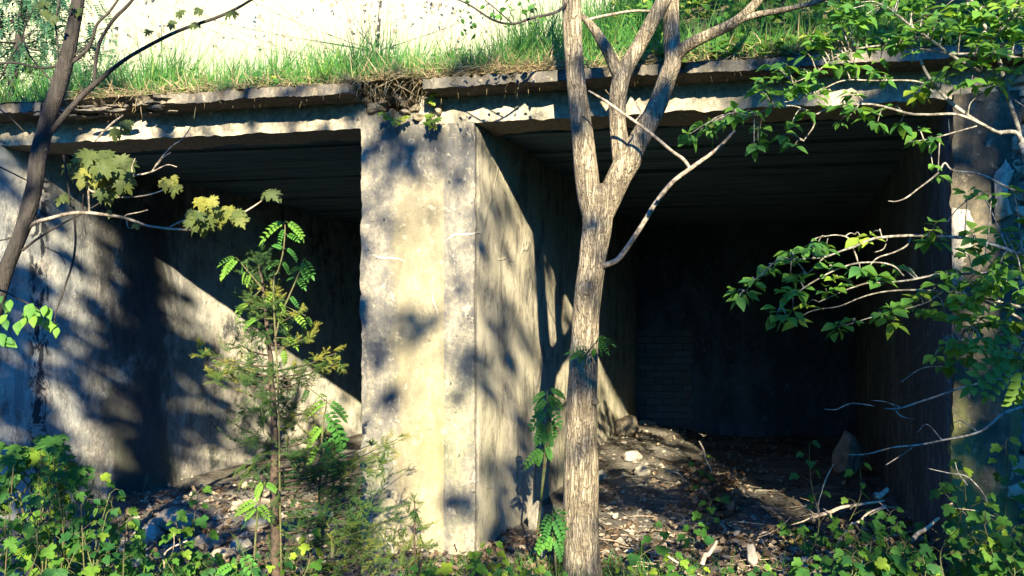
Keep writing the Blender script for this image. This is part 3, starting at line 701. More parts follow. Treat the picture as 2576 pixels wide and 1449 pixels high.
# ------------------------------------------------------------------ the forked tree in front
T1 = 5.45
def pl(pts, Y): return [at(x, y, Y + (dy[0] if dy else 0)) for x, y, *dy in pts]
def rad(ws, Y): return [w_ / F * Y / 2 for w_ in ws]
tr = thing('forked_tree', at(1468, 812 + F * 1.6 / T1, T1), 'pale-barked tree forking into several stems in front of the pillar', 'tree')
m = MB()
tube(m, pl([(1474, 1560), (1468, 1480), (1464, 1400), (1461, 1200), (1464, 1000), (1474, 800), (1490, 650), (1503, 560), (1500, 500), (1492, 470)], T1), rad([150, 118, 92, 86, 74, 68, 68, 76, 80, 58], T1), 28, 10, 0.07)
m.build('trunk', M_BARK, tr)
rng = random.Random(6)
for px, py, sx in [(1478, 735, -1), (1497, 1010, 1), (1455, 1130, 0), (1484, 1290, 1), (1560, 245, 0), (1660, 240, 1), (1447, 215, 0), (1476, 395, -1)]:
    p = at(px, py, T1 - (.075 if py > 500 else .045)); k = rng.uniform(.7, 1.2); mm_ = MB()
    for rr, dz, tt in ((.024 * k, .004, 0), (.015 * k, -.004, 0)): stone(mm_, p, (rr, rr * .55, rr * .9), 0, px * .1, .1, .5)
    mm_.build('branch_scar', M_BARK, tr)
def limb(name, pts, ws, mat=M_BARK, sides=20, rough=0.06):
    mm_ = MB(); tube(mm_, pl(pts, T1), rad(ws, T1), sides, 8, rough); return mm_.build(name, mat, tr)
limb('limb', [(1498, 560), (1484, 500), (1474, 420), (1464, 330), (1448, 200), (1441, 100), (1437, 0), (1430, -160), (1400, -420)], [56, 62, 60, 54, 48, 47, 46, 40, 18])
limb('limb', [(1496, 580), (1528, 510), (1556, 450), (1580, 405), (1592, 380), (1625, 320), (1652, 268), (1680, 190), (1692, 150), (1688, 60, .05), (1692, -30, .1), (1720, -260, .2)], [58, 62, 62, 66, 56, 50, 48, 46, 44, 40, 38, 22])
limb('limb', [(1566, 440), (1562, 385), (1553, 300), (1556, 225), (1572, 175), (1606, 118), (1642, 50), (1680, -25), (1760, -220)], [44, 46, 42, 46, 42, 38, 36, 34, 18])
limb('limb', [(1564, 215), (1545, 165), (1522, 118), (1492, 70, .05), (1466, 42, .1)], [30, 32, 28, 22, 16], sides=14)
limb('limb', [(1690, 165), (1708, 132, -.03), (1745, 106, -.08), (1792, 84, -.12), (1850, 55, -.16), (1890, 20, -.2), (1920, -20, -.24), (1990, -150, -.3)], [30, 32, 30, 27, 25, 23, 20, 10], sides=14)
limb('limb', [(1846, 57, -.16), (1900, 38, -.2), (1960, 27, -.25), (2010, 16, -.3), (2070, 0, -.35), (2200, -60, -.5)], [16, 16, 14, 12, 10, 4], sides=10)
limb('twig', [(1500, 676), (1520, 668, -.05), (1552, 654, -.1), (1580, 620, -.14), (1618, 562, -.18), (1650, 510, -.2), (1690, 460, -.22), (1738, 423, -.24), (1790, 386, -.26), (1820, 360, -.28), (1848, 328, -.3)], [18, 15, 14, 13, 12, 12, 11, 11, 9, 8, 6], M_TWIG, 8)
limb('twig', [(1736, 424, -.24), (1720, 402, -.24), (1690, 380, -.25), (1650, 346, -.26), (1610, 315, -.27), (1560, 280, -.28), (1520, 252, -.29), (1480, 228, -.3)], [9, 9, 8, 8, 7, 7, 6, 4], M_TWIG, 8)
limb('twig', [(1596, 308, -.27), (1612, 285, -.27), (1602, 262, -.27), (1608, 250, -.27)], [5, 4, 3, 2], M_TWIG, 6)
limb('twig', [(1470, 52, .1), (1520, 40, .15), (1590, 28, .2), (1650, 26, .2), (1700, 10, .2)], [8, 8, 7, 5, 3], M_TWIG, 6)
limb('twig', [(1436, 0, 0), (1400, 30, -.1), (1340, 45, -.2), (1290, 60, -.25), (1240, 50, -.3), (1180, 12, -.3), (1130, -10, -.3)], [10, 8, 7, 6, 5, 4, 2], M_BARKM, 6)
limb('twig', [(1290, 60, -.25), (1250, 25, -.27), (1210, -8, -.3)], [4, 3, 2], M_BARKM, 6)
lf = MB()
for px, py in [(1270, 12), (1250, 30), (1300, 15), (1340, 5), (1240, 12), (1320, 30), (1290, -20), (1150, 40), (1170, 62), (1280, 28), (1350, 45), (1345, 20), (1260, 60), (1180, 30), (1190, 75)]:
    for _ in range(4):
        p = at(px + G(10), py + G(8), T1 - .25 + G(.08)); lf.put(OV1, frame(p, rvec() + Vector((0, 0, -.3)), rvec(), U(.03, .05)), U(0, .5))
for _ in range(900):                                # the crown above the frame
    p = Vector((U(-0.4, 2.6), T1 + G(.5), U(4.2, 6.2)))
    lf.put(OV1, frame(p, rvec() + Vector((0, 0, -.3)), rvec(), U(.05, .08)))
lf.build('crown', M_SHRUB, tr)

# ------------------------------------------------------------------ the young maple at the left
T2 = 4.6
mp = thing('young_maple', at(-95, 812 + F * 1.6 / T2, T2), 'young maple with a leaning dark twin stem and drooping lobed leaves at the left edge', 'tree')
def mlimb(name, pts, ws, mat=M_BARKM, sides=12, rough=0.04):
    mm_ = MB(); C = tube(mm_, pl(pts, T2), rad(ws, T2), sides, 7, rough); mm_.build(name, mat, mp); return C
mlimb('trunk', [(-95, 1600), (-80, 1300), (-50, 1000), (-18, 800), (14, 685), (38, 622), (70, 545), (90, 470), (100, 400), (118, 310), (146, 225), (170, 140), (184, 70), (196, 0), (210, -150)], [50, 48, 44, 40, 36, 36, 34, 34, 34, 38, 40, 36, 33, 31, 20])
mlimb('limb', [(34, 640), (46, 580), (62, 520), (76, 460), (82, 400), (96, 345), (120, 300)], [16, 20, 20, 18, 18, 18, 14])
mlimb('limb', [(118, 345), (140, 318), (172, 280), (205, 243), (243, 208), (290, 168), (338, 135), (422, 90), (480, 66), (540, 46), (590, 24), (640, -5), (720, -50)], [14, 15, 15, 14, 12, 10, 9, 9, 8, 8, 7, 6, 4])
mlimb('limb', [(238, 212), (240, 160), (250, 110), (268, 75), (292, 42), (320, 15), (345, -15)], [9, 9, 9, 8, 9, 8, 6])
mlimb('limb', [(156, 172), (190, 150), (216, 128), (232, 100), (245, 60), (275, 30), (310, -20)], [10, 10, 9, 8, 7, 6, 5])
mlimb('limb', [(40, 618), (62, 585), (88, 561), (130, 548), (175, 537), (219, 535), (262, 540), (304, 546), (340, 557), (371, 568), (420, 575), (473, 578), (510, 572), (540, 561), (575, 550), (608, 537), (640, 518), (668, 498)], [13, 11, 10, 9, 9, 8, 8, 7, 7, 6, 6, 6, 6, 5, 5, 5, 4, 3], M_TWIG, 8)
mlimb('limb', [(56, 630), (95, 600), (140, 572), (190, 545), (225, 526), (255, 508)], [7, 6, 5, 5, 4, 3], M_BARKM, 7)
for q, ws in (([(225, 535), (222, 470), (226, 440), (250, 432)], [5, 5, 4, 3]), ([(285, 496), (330, 496), (375, 490), (412, 478)], [4, 4, 4, 3]), ([(218, 474), (240, 483), (275, 470), (330, 452)], [5, 6, 5, 3]),
              ([(312, 547), (320, 540), (350, 534), (372, 528)], [3, 3, 3, 3]), ([(318, 550), (322, 572), (335, 574)], [3, 3, 2]), ([(420, 575), (450, 560), (480, 548), (505, 530)], [4, 4, 3, 2]), ([(330, 441), (345, 441), (382, 432), (420, 415), (445, 420)], [4, 5, 4, 3, 2]),
              ([(382, 432), (400, 405), (430, 370), (458, 350), (480, 320)], [4, 4, 4, 3, 2]), ([(335, 442), (332, 420), (340, 398)], [3, 3, 2]), ([(395, 415), (412, 395), (430, 383)], [3, 2, 2]), ([(238, 355), (262, 330), (285, 308), (310, 290)], [5, 6, 6, 5])):
    mlimb('twig', q, ws, M_TWIG, 6)
for q, ws in (([(0, 160), (40, 158), (95, 170), (140, 165), (200, 130), (230, 105)], [7, 6, 6, 6, 5, 4]), ([(150, 225), (100, 170), (70, 130), (60, 80), (85, 20)], [5, 5, 4, 4, 3]), ([(0, 200), (30, 140), (65, 95), (100, 60)], [4, 4, 3, 2]),
              ([(150, 0), (140, 60), (146, 120), (140, 200)], [5, 5, 4, 3]), ([(0, 275), (30, 300), (60, 330)], [4, 3, 3]), ([(0, 420), (40, 440), (80, 460)], [4, 4, 3]), ([(0, 605), (22, 600), (45, 592)], [4, 4, 4]), ([(110, 620), (150, 640), (165, 665)], [3, 3, 2]),
              ([(185, 520), (190, 600), (183, 660), (160, 730), (140, 790), (135, 840)], [6, 6, 6, 5, 4, 3]), ([(212, 470), (208, 520), (216, 590)], [4, 4, 3]), ([(160, 390), (168, 440), (178, 520)], [6, 6, 4]), ([(105, 260), (100, 330), (104, 380)], [5, 5, 4])):
    mlimb('twig', q, ws, M_BARKM, 6)
lf = MB()
def mleaf(px, py, n, spx, size, tint=None, Y=T2):
    for _ in range(int(n * 1.6)):
        p = at(px + G(spx), py + G(spx * .7), Y + G(.10))
        d = Vector((G(.55), -U(.1, .8), -U(.45, 1.0))); sc = size / F * Y * U(.48, .82)
        lf.put(MAPLE if R() < .6 else MAPLE2, frame(p, d, Vector((G(.4), -1, 1.2)), sc), U(0, .75) if tint is None else min(1, max(0, tint + G(.12))))
for a in ((235, 400, 8, 22, 58, None), (205, 425, 6, 16, 50, .8), (280, 410, 8, 20, 60, .3), (245, 425, 6, 18, 58, .85), (300, 455, 4, 12, 50, .4), (268, 478, 4, 12, 48, .2), (425, 452, 3, 8, 38, .75), (440, 462, 2, 6, 34, .6), (685, 478, 3, 6, 44, .3), (512, 505, 4, 9, 40, .95), (530, 515, 3, 8, 36, .8),
          (492, 535, 5, 10, 52, .3), (508, 552, 4, 8, 50, .35), (548, 528, 3, 8, 40, .6), (580, 525, 4, 9, 42, .9), (595, 535, 4, 7, 44, .45), (602, 545, 2, 4, 40, .7), (348, 562, 2, 4, 22, .2), (280, 532, 2, 4, 22, .2), (165, 495, 3, 8, 34, .4), (318, 305, 3, 6, 40, .15), (292, 328, 3, 8, 38, .1), (545, 550, 2, 5, 34, .8),
          (190, 20, 3, 8, 30, .1), (100, 12, 3, 8, 34, .1), (130, 40, 3, 8, 30, .1), (500, 22, 2, 4, 36, .1), (430, 52, 2, 6, 32, .1), (375, 78, 2, 4, 24, .1), (490, 60, 2, 4, 26, .1), (580, 30, 2, 5, 30, .1), (450, 30, 2, 4, 26, .1)):
    mleaf(*a)
lf.build('foliage', M_MAPLE, mp)
lf = MB()
for px, py in [(85, 760), (95, 785), (75, 775), (120, 800), (140, 815), (20, 790), (30, 765), (10, 750), (110, 770), (60, 800), (5, 845), (15, 855)]:
    for _ in range(2):
        p = at(px + G(8), py + G(6), 4.3 + G(.1)); lf.put(OV1, frame(p, Vector((G(.6), -.4, -.8)), Vector((0, -1, .6)), U(.055, .08)), U(0, .7))
mm_ = MB(); tube(mm_, pl([(-70, 720, -.3), (0, 730, -.3), (60, 758, -.3), (110, 785, -.3), (140, 805, -.3)], T2), rad([6, 5, 4, 3, 2], T2), 6)
hz = thing('hazel_branch', at(-70, 720, 4.3), 'low green leafy branch reaching in at the left edge over the blue wall', 'branch')
mm_.build('stem', M_BARKM, hz); lf.build('foliage', M_SHRUB, hz)

# ------------------------------------------------------------------ the leafy shrub at the right
def ysh(px): return 4.55 - (px - 1700) / 900 * 0.45
def z3(x, y): return (1708 + .3376 * x, .3376 * y)
def z6(x, y): return (1708 + .3376 * x, 473 + .3376 * y)
def z9(x, y): return (1708 + .3376 * x, 960 + .3376 * y)
def spray(name, label, base, stems, twigs, clusters, seed, lsize=35, bare=()):
    rng = random.Random(seed)
    root = thing(name, base, label, 'shrub'); S = []
    def P(q, j=0.0): return at(q[0], q[1], ysh(q[0]) + j)
    for k, (pts, ws) in enumerate(stems):
        mm_ = MB(); j = rng.uniform(-.1, .1)
        P3 = [P(q, j) if isinstance(q, tuple) else q for q in pts]
        C = tube(mm_, P3, rad(ws, 4.2), 8, 8, .08, wob=.006); S += C; mm_.build('branch', M_LICH, root)
    mm_ = MB()
    for pts, ws in twigs:
        C = tube(mm_, [P(q) for q in pts], rad(ws, 4.2), 6, 6, .05, wob=.008); S += C
    for pts, ws in bare: tube(mm_, [P(q, -.05) for q in pts], rad(ws, 4.2), 6, 6, .05, wob=.008)
    lf = MB()
    for c in clusters:
        x, y = c[0], c[1]; bright = c[2] if len(c) > 2 else None
        p = P((x, y), rng.gauss(0, .09))
        b = min(S, key=lambda q: (q - p).length + max(0, p.x - q.x) * .6)
        if (b - p).length > .02: tube(mm_, [b, b.lerp(p, .55) + Vector((0, 0, .015)), p], [.004, .003, .0018], 5, 4)
        n = rng.choice((4, 5, 5, 6, 7)); ax = (p - b).normalized() if (p - b).length > .02 else Vector((-1, 0, -.2))
        a0 = rng.uniform(0, 6.28)
        for i in range(n):
            a = a0 + i * 6.283 / n + rng.gauss(0, .25)
            d = Vector((math.cos(a), math.sin(a) * .8 - .15, -.22 + rng.gauss(0, .28))) + ax * .35
            sc = lsize * rng.uniform(.5, 1.3) / F * p.y
            up = Vector((rng.gauss(0, .3), -.45 + rng.gauss(0, .3), 1))
            q = p + d.normalized() * .008 + Vector((0, 0, rng.gauss(0, .008)))
            lf.put(rng.choice((OV1, OV2, OV3)), frame(q, d, up, (sc * rng.uniform(.9, 1.15), sc, sc)), min(1, max(0, (rng.random() * .7 if bright is None else bright + rng.gauss(0, .1)))))
    mm_.build('twig', M_LICH, root); lf.build('foliage', M_SHRUB, root)
    return root
base = at(2690, 812 + F * 1.6 / 4.0, 4.0)
UP = [(90, 1020), (80, 1000), (220, 960), (240, 930), (190, 930), (400, 860), (380, 900), (590, 1060), (560, 1090), (620, 940), (600, 980), (780, 1000), (860, 1080), (840, 920), (640, 640), (600, 600), (780, 580), (900, 520), (860, 640), (1000, 330), (960, 400), (1100, 310), (1060, 330), (1200, 430),
      (1300, 480), (1280, 400), (1160, 470), (1400, 360), (1560, 300), (1650, 300), (1600, 340), (1740, 390), (1700, 300), (1500, 460), (1130, 170, .9), (1190, 150), (1530, 600), (1800, 640), (1850, 590), (1780, 700, 1), (1730, 690, 1), (1980, 590), (2080, 640), (560, 850), (500, 830), (420, 820), (310, 900), (700, 780), (760, 700), (680, 720),
      (600, 680), (820, 700), (900, 700), (1020, 720), (1080, 800), (940, 850), (1200, 910), (1230, 770), (1290, 700), (1330, 820), (1420, 840), (1600, 800), (1650, 920), (1780, 970), (1800, 1040), (1900, 1040), (1480, 910), (1740, 80), (1890, 1230), (1930, 1290), (2230, 380), (2350, 370), (2130, 480), (700, 500), (740, 540),
      (960, 560), (1050, 530), (1240, 540), (1330, 500), (1020, 630), (800, 480), (1120, 420), (1450, 280), (1440, 540), (1520, 570), (2100, 400), (2050, 100), (2200, 100, .9), (1880, 250), (2000, 200), (2300, 150), (2450, 230), (1700, 180), (1600, 100), (1450, 120), (1330, 180), (2500, 330), (1900, 120), (2400, 60), (2150, 30), (1300, 60), (1180, 60), (1500, 30), (1850, 30), (2530, 110), (2100, 230), (2250, 260)]
MID = [(440, 830), (430, 780), (500, 800), (560, 700), (540, 680), (660, 600), (700, 600), (840, 490), (850, 550), (820, 480), (960, 430), (1040, 400), (1100, 420), (1080, 460), (1000, 440), (1350, 360, 1), (1420, 360, .9), (900, 650), (880, 690), (830, 640), (860, 770), (800, 790), (920, 760), (740, 930), (720, 960), (800, 960), (880, 990, .9), (850, 910), (960, 860, .8), (1100, 650), (1160, 670, .7), (1120, 580),
       (1090, 750), (1170, 750), (1350, 600), (1470, 640), (1490, 680), (1680, 590), (1620, 600), (1200, 1020), (1180, 1050), (1300, 990), (1500, 930), (1580, 900), (1540, 970, .9), (1650, 880), (1600, 1010, .8), (1700, 850), (1850, 790), (1800, 820, .8), (1950, 650), (2000, 640), (2150, 710), (1980, 900, .9), (1850, 910), (2040, 1010, .8), (2100, 980), (2160, 960), (2250, 1010), (2200, 1050), (2100, 1140), (2000, 1150, .7),
       (2250, 1120), (2380, 1000), (2330, 1200, .8), (2450, 1200, .9), (2400, 860), (2450, 490), (2450, 380), (2150, 490), (2280, 500), (2350, 740), (2540, 400), (2200, 640), (2060, 1270), (2150, 1250), (2280, 690), (2080, 640), (2350, 650), (2440, 700), (2530, 760), (1920, 720), (2050, 860), (2200, 860), (2300, 940), (2480, 1000, .8), (2540, 1120, .8), (2420, 1100), (2540, 600), (2480, 560), (2400, 330), (2250, 30), (2330, 60),
       (2150, 60), (2520, 900), (2370, 1130), (2180, 1180), (2500, 40), (2420, 1280)]
_r = random.Random(15); MID += [(_r.uniform(1850, 2620), _r.uniform(250, 1350), _r.uniform(.2, 1)) for _ in range(38)]; UP += [(_r.uniform(1900, 2620), _r.uniform(-40, 760), _r.uniform(.1, .8)) for _ in range(45)]; UP += [(_r.uniform(1000, 2000), _r.uniform(-60, 330), _r.uniform(.0, .6)) for _ in range(26)]
spray('broadleaf_shrub', 'tall shrub with lichen-grey stems spreading a leafy spray across the right lintel', base,
      [([base, at(2640, 1300, 4.0), at(2610, 700, 4.05), z3(2571, 1090), z3(2350, 980), z3(2150, 860), z3(2000, 740), z3(1850, 560), z3(1800, 440)], [30, 26, 18, 12, 10, 9, 9, 8, 6]),
       ([base, at(2660, 1200, 4.0), at(2600, 500, 4.0), z3(2540, 1040), z3(2510, 900), z3(2440, 680), z3(2380, 430), z3(2280, 200), z3(2180, 0), z3(2100, -300)], [30, 24, 16, 12, 11, 11, 10, 9, 8, 4])],
      [([z3(2400, 1000), z3(2100, 860), z3(1850, 855), z3(1720, 850), z3(1600, 815), z3(1450, 780), z3(1300, 780), z3(1200, 800), z3(1080, 820), z3(1010, 850), z3(860, 790), z3(700, 800), z3(560, 860), z3(420, 840)], [8, 7, 7, 7, 6, 6, 5, 5, 5, 4, 4, 4, 3, 2]),
       ([z3(2571, 440), z3(2300, 400), z3(2040, 400), z3(1850, 370), z3(1640, 330), z3(1500, 340), z3(1300, 370), z3(1150, 440), z3(1000, 550), z3(850, 620)], [7, 6, 6, 5, 5, 5, 4, 4, 3, 2]),
       ([z3(2250, 540), z3(2040, 420), z3(1850, 280), z3(1740, 200), z3(1640, 130), z3(1560, 60)], [8, 8, 7, 6, 5, 3]),
       ([z3(1900, 690), z3(1780, 610), z3(1500, 600), z3(1240, 600), z3(1080, 660), z3(900, 730), z3(700, 780)], [5, 5, 4, 4, 4, 3, 2]),
       ([z3(1360, 740), z3(1310, 830), z3(1250, 890)], [4, 3, 2]), ([z3(1010, 880), z3(1000, 950), z3(930, 1050)], [4, 4, 3]), ([z3(2220, 940), z3(2000, 1000), z3(1850, 1040), z3(1700, 1060)], [4, 4, 3, 2]),
       ([z3(2350, 300), z3(2400, 220), z3(2460, 150)], [4, 3, 2]), ([z3(2150, 860), z3(2180, 760), z3(2310, 660)], [4, 3, 2]), ([z3(2571, 790), z3(2300, 610), z3(2180, 560)], [3, 3, 2])],
      [z3(*c[:2]) + tuple(c[2:]) for c in UP], 5)
spray('broadleaf_shrub', 'shrub hanging a bright leafy spray into the dark right bay at mid height', at(2700, 812 + F * 1.6 / 4.1, 4.1),
      [([at(2700, 812 + F * 1.6 / 4.1, 4.1), at(2680, 1100, 4.1), z6(2700, 620), z6(2480, 480), z6(2280, 405), z6(2150, 375), z6(1950, 362), z6(1700, 355), z6(1500, 370), z6(1400, 395), z6(1300, 440), z6(1220, 465), z6(1080, 515), z6(960, 525), z6(870, 530), z6(760, 520), z6(690, 570)], [22, 18, 12, 9, 8, 8, 7, 7, 7, 6, 6, 5, 5, 4, 3, 3, 2])],
      [([z6(2650, 700), z6(2400, 640), z6(2100, 640), z6(1960, 640), z6(1800, 670), z6(1700, 690), z6(1550, 705), z6(1400, 710), z6(1300, 740), z6(1170, 790), z6(1040, 850)], [8, 7, 6, 6, 6, 5, 5, 5, 4, 4, 2]),
       ([z6(2600, 900), z6(2200, 800), z6(1980, 770), z6(1740, 760), z6(1550, 770), z6(1400, 800), z6(1200, 880), z6(1060, 900)], [7, 6, 5, 5, 4, 4, 3, 2]),
       ([z6(1680, 655), z6(1600, 585), z6(1480, 555), z6(1300, 565), z6(1150, 620), z6(1000, 700), z6(900, 770), z6(800, 840), z6(760, 900)], [4, 4, 4, 5, 4, 4, 3, 3, 2]),
       ([z6(1730, 365), z6(1700, 430), z6(1600, 480), z6(1480, 520), z6(1420, 580)], [5, 5, 4, 4, 3]), ([z6(1080, 515), z6(1020, 580), z6(950, 640)], [4, 3, 2]), ([z6(1300, 440), z6(1325, 510), z6(1335, 570)], [4, 5, 3]),
       ([z6(2600, 1000), z6(2300, 850), z6(2000, 770), z6(1850, 850), z6(1650, 910), z6(1450, 960), z6(1250, 1020)], [7, 6, 5, 4, 4, 3, 2]), ([z6(1280, 390), z6(1240, 360), z6(1160, 350), z6(1090, 360)], [4, 4, 3, 2]), ([z6(1245, 355), z6(1280, 335), z6(1310, 345)], [3, 3, 2]),
       ([z6(1520, 360), z6(1500, 305)], [3, 4]), ([z6(1560, 370), z6(1530, 450), z6(1460, 480)], [3, 3, 2]), ([z6(2600, 1150), z6(2400, 1050), z6(2200, 1030), z6(2000, 1100)], [6, 5, 4, 3]), ([z6(690, 570), z6(620, 640), z6(560, 690), z6(490, 770)], [3, 3, 2, 2]), ([z6(1290, 720), z6(1250, 690), z6(1190, 675)], [3, 3, 2])],
      [z6(*c[:2]) + tuple(c[2:]) for c in MID], 8, 37,
      bare=[([z9(2500, -40), z9(2200, 20), z9(2000, 80), z9(1800, 150), z9(1640, 200), z9(1530, 200)], [6, 5, 5, 5, 4, 3]), ([z9(1650, 190), z9(1530, 150), z9(1430, 140)], [3, 2, 2]), ([z9(1460, 185), z9(1400, 172), z9(1280, 165), z9(1180, 208), z9(1090, 205)], [2, 3, 4, 3, 2]),
            ([z9(1610, 205), z9(1660, 260), z9(1745, 280)], [3, 3, 2]), ([z9(2640, 180), z9(2500, 210), z9(2400, 250), z9(2250, 370), z9(2000, 430), z9(1800, 470), z9(1600, 490), z9(1400, 540), z9(1260, 545)], [9, 8, 7, 6, 5, 5, 4, 3, 2]),
            ([z9(1740, 490), z9(1640, 560), z9(1540, 620)], [3, 3, 2]), ([z9(1960, 435), z9(1850, 320), z9(1780, 380)], [3, 2, 2]), ([z9(2240, 380), z9(2100, 295), z9(2040, 305)], [3, 2, 2]), ([z9(2300, 900), z9(2240, 800), z9(2140, 705), z9(2000, 680), z9(1850, 645)], [3, 4, 2]), ([z9(2150, 770), z9(2080, 680), z9(2060, 600)], [3, 3, 2]),
            ([z6(2000, 1330), z6(1820, 1340), z6(1650, 1449)], [3, 3, 2]), ([z3(2600, 1460), z3(2420, 1380), z3(2250, 1300), z3(2050, 1270), z3(1985, 1215), z3(1930, 1290), z6(1800, -10), z6(1700, 70), z6(1620, 100), z6(1560, 97)], [6, 5, 5, 5, 5, 5, 4, 4, 3, 2]), ([z6(2150, 90), z6(2050, 180), z6(2000, 250)], [3, 3, 2])])

# ------------------------------------------------------------------ juniper
TJ = 4.9
def juniper(name, label, trunk, tips, seed, dens=1.0, Y=TJ):
    rng = random.Random(seed); root = thing(name, at(trunk[0][0], 812 + F * 1.6 / Y, Y), label, 'conifer')
    m = MB(); lf = MB()
    T = tube(m, [at(x, y, Y) for x, y, *_ in trunk], rad([a[2] * .8 for a in trunk], Y), 10, 10, .1, wob=.012); m.build('trunk', M_JBARK, root)
    b = MB()
    def needles(C, r, bright, n):
        d0 = (C[-1] - C[0]).normalized(); k = max(3, n // 9)
        for i in range(k):
            q = C[-1] if i == 0 else C[min(len(C) - 1, int((1 - rng.random() ** 1.4 * .75) * len(C)))]
            q = q + Vector((rng.gauss(0, r * .55), rng.gauss(0, r * .7), rng.gauss(0, r * .5)))
            d = (d0 * .7 + Vector((rng.gauss(0, .55), rng.gauss(0, .5), rng.gauss(.12, .45)))).normalized(); L = r * rng.uniform(1.2, 2.4) + .02
            bb = bright + rng.gauss(0, .16)
            for j in range(9):
                f = j / 8; p = q + d * (L * f)
                dd = d + Vector((rng.gauss(0, .35), rng.gauss(0, .35), rng.gauss(0, .35)))
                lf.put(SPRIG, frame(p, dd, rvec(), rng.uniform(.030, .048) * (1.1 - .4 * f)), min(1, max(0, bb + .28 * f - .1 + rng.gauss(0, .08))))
    for x, y, br, n, r in tips:  # br puts the sunlit look of each tip into its needle colour
        p = at(x, y, Y + rng.gauss(0, .14)); z = p.z + rng.uniform(-.12, .02)
        q = min(T, key=lambda v: abs(v.z - (p.z - .35 * abs(p.x - v.x) + .02)))
        md = q.lerp(p, .5) + Vector((0, 0, -.05 * abs(p.x - q.x)))
        C = tube(b, [q, md, p], [.006, .004, .002], 5, 6); needles(C[len(C) // 4:], r, br, int(n * dens))
    b.build('branch', M_JBARK, root); lf.build('foliage', M_JUN, root, smooth=False)
JT = []
rng = random.Random(2)
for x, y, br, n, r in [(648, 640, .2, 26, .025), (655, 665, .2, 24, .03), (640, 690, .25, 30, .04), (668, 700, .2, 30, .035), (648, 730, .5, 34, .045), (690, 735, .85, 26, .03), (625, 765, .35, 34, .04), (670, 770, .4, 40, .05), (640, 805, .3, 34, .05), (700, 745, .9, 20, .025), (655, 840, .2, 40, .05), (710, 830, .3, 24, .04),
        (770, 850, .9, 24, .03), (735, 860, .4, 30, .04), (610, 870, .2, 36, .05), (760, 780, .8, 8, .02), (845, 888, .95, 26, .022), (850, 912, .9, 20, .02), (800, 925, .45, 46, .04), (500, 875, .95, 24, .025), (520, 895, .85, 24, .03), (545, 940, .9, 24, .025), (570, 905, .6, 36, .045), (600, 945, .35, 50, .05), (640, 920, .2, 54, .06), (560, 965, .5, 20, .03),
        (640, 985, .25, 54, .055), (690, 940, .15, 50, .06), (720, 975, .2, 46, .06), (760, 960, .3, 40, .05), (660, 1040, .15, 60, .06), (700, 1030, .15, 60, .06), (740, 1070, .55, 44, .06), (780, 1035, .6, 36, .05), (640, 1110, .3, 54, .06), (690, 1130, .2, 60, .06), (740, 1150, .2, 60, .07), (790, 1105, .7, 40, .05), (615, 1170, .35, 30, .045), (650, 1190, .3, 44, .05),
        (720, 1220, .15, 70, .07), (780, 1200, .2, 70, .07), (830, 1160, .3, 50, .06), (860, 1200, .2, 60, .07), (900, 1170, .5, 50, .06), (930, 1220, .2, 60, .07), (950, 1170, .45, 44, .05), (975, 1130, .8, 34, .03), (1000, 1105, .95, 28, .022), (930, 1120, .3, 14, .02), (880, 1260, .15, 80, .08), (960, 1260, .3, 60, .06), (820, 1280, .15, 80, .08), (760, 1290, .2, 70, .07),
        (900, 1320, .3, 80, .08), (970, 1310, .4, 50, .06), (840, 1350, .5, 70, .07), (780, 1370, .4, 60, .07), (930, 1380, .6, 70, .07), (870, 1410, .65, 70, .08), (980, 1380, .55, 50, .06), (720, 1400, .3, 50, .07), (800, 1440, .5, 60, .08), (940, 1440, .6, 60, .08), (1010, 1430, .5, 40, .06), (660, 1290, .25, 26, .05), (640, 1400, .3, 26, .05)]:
    JT.append((x, y, br, n, r))
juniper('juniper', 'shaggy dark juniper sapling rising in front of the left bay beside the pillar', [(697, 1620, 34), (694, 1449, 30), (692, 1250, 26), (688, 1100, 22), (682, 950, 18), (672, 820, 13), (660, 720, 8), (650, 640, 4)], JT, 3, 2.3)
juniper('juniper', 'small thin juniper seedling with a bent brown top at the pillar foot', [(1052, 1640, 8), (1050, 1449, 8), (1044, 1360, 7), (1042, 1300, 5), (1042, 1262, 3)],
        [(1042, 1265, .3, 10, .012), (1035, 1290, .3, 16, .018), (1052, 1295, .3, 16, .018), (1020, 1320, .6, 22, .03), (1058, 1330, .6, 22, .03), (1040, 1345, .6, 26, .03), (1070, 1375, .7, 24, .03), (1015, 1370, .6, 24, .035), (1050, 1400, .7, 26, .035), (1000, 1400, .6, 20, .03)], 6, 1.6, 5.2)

# ------------------------------------------------------------------ rowan saplings
def rowan(label, stems, leaves, Y, name='rowan_sapling', seed=1):
    rng = random.Random(seed); x0, y0 = stems[0][0][0][:2]
    root = thing(name, at(x0, 812 + F * 1.6 / Y, Y), label, 'sapling'); m = MB(); S = []
    for pts, ws in stems: S += tube(m, [at(x, y, Y) for x, y in pts], rad(ws, Y), 7, 6, .04)
    lf = MB()
    for x, y, dx, dy, L, *t in leaves:               # leaf foot, pointing offset in pixels, length in pixels
        p = at(x, y, Y + rng.gauss(0, .03)); q = min(S, key=lambda v: (v - p).length)
        if (q - p).length > .01: tube(m, [q, p], [.0025, .002], 5, 2)
        d = Vector((dx, rng.uniform(-1.1, .3) * 60, -dy + rng.gauss(0, 8))); sc = L / F * Y * rng.uniform(.68, 1.02)
        up = Vector((rng.gauss(0, .25), -.8, .9))
        lf.put(rng.choice((PIN1, PIN2, PIN3)), frame(p, d, up, sc), (t[0] if t else rng.uniform(.1, .7)))
    m.build('stem', M_STEM, root); lf.build('foliage', M_ROWAN, root)
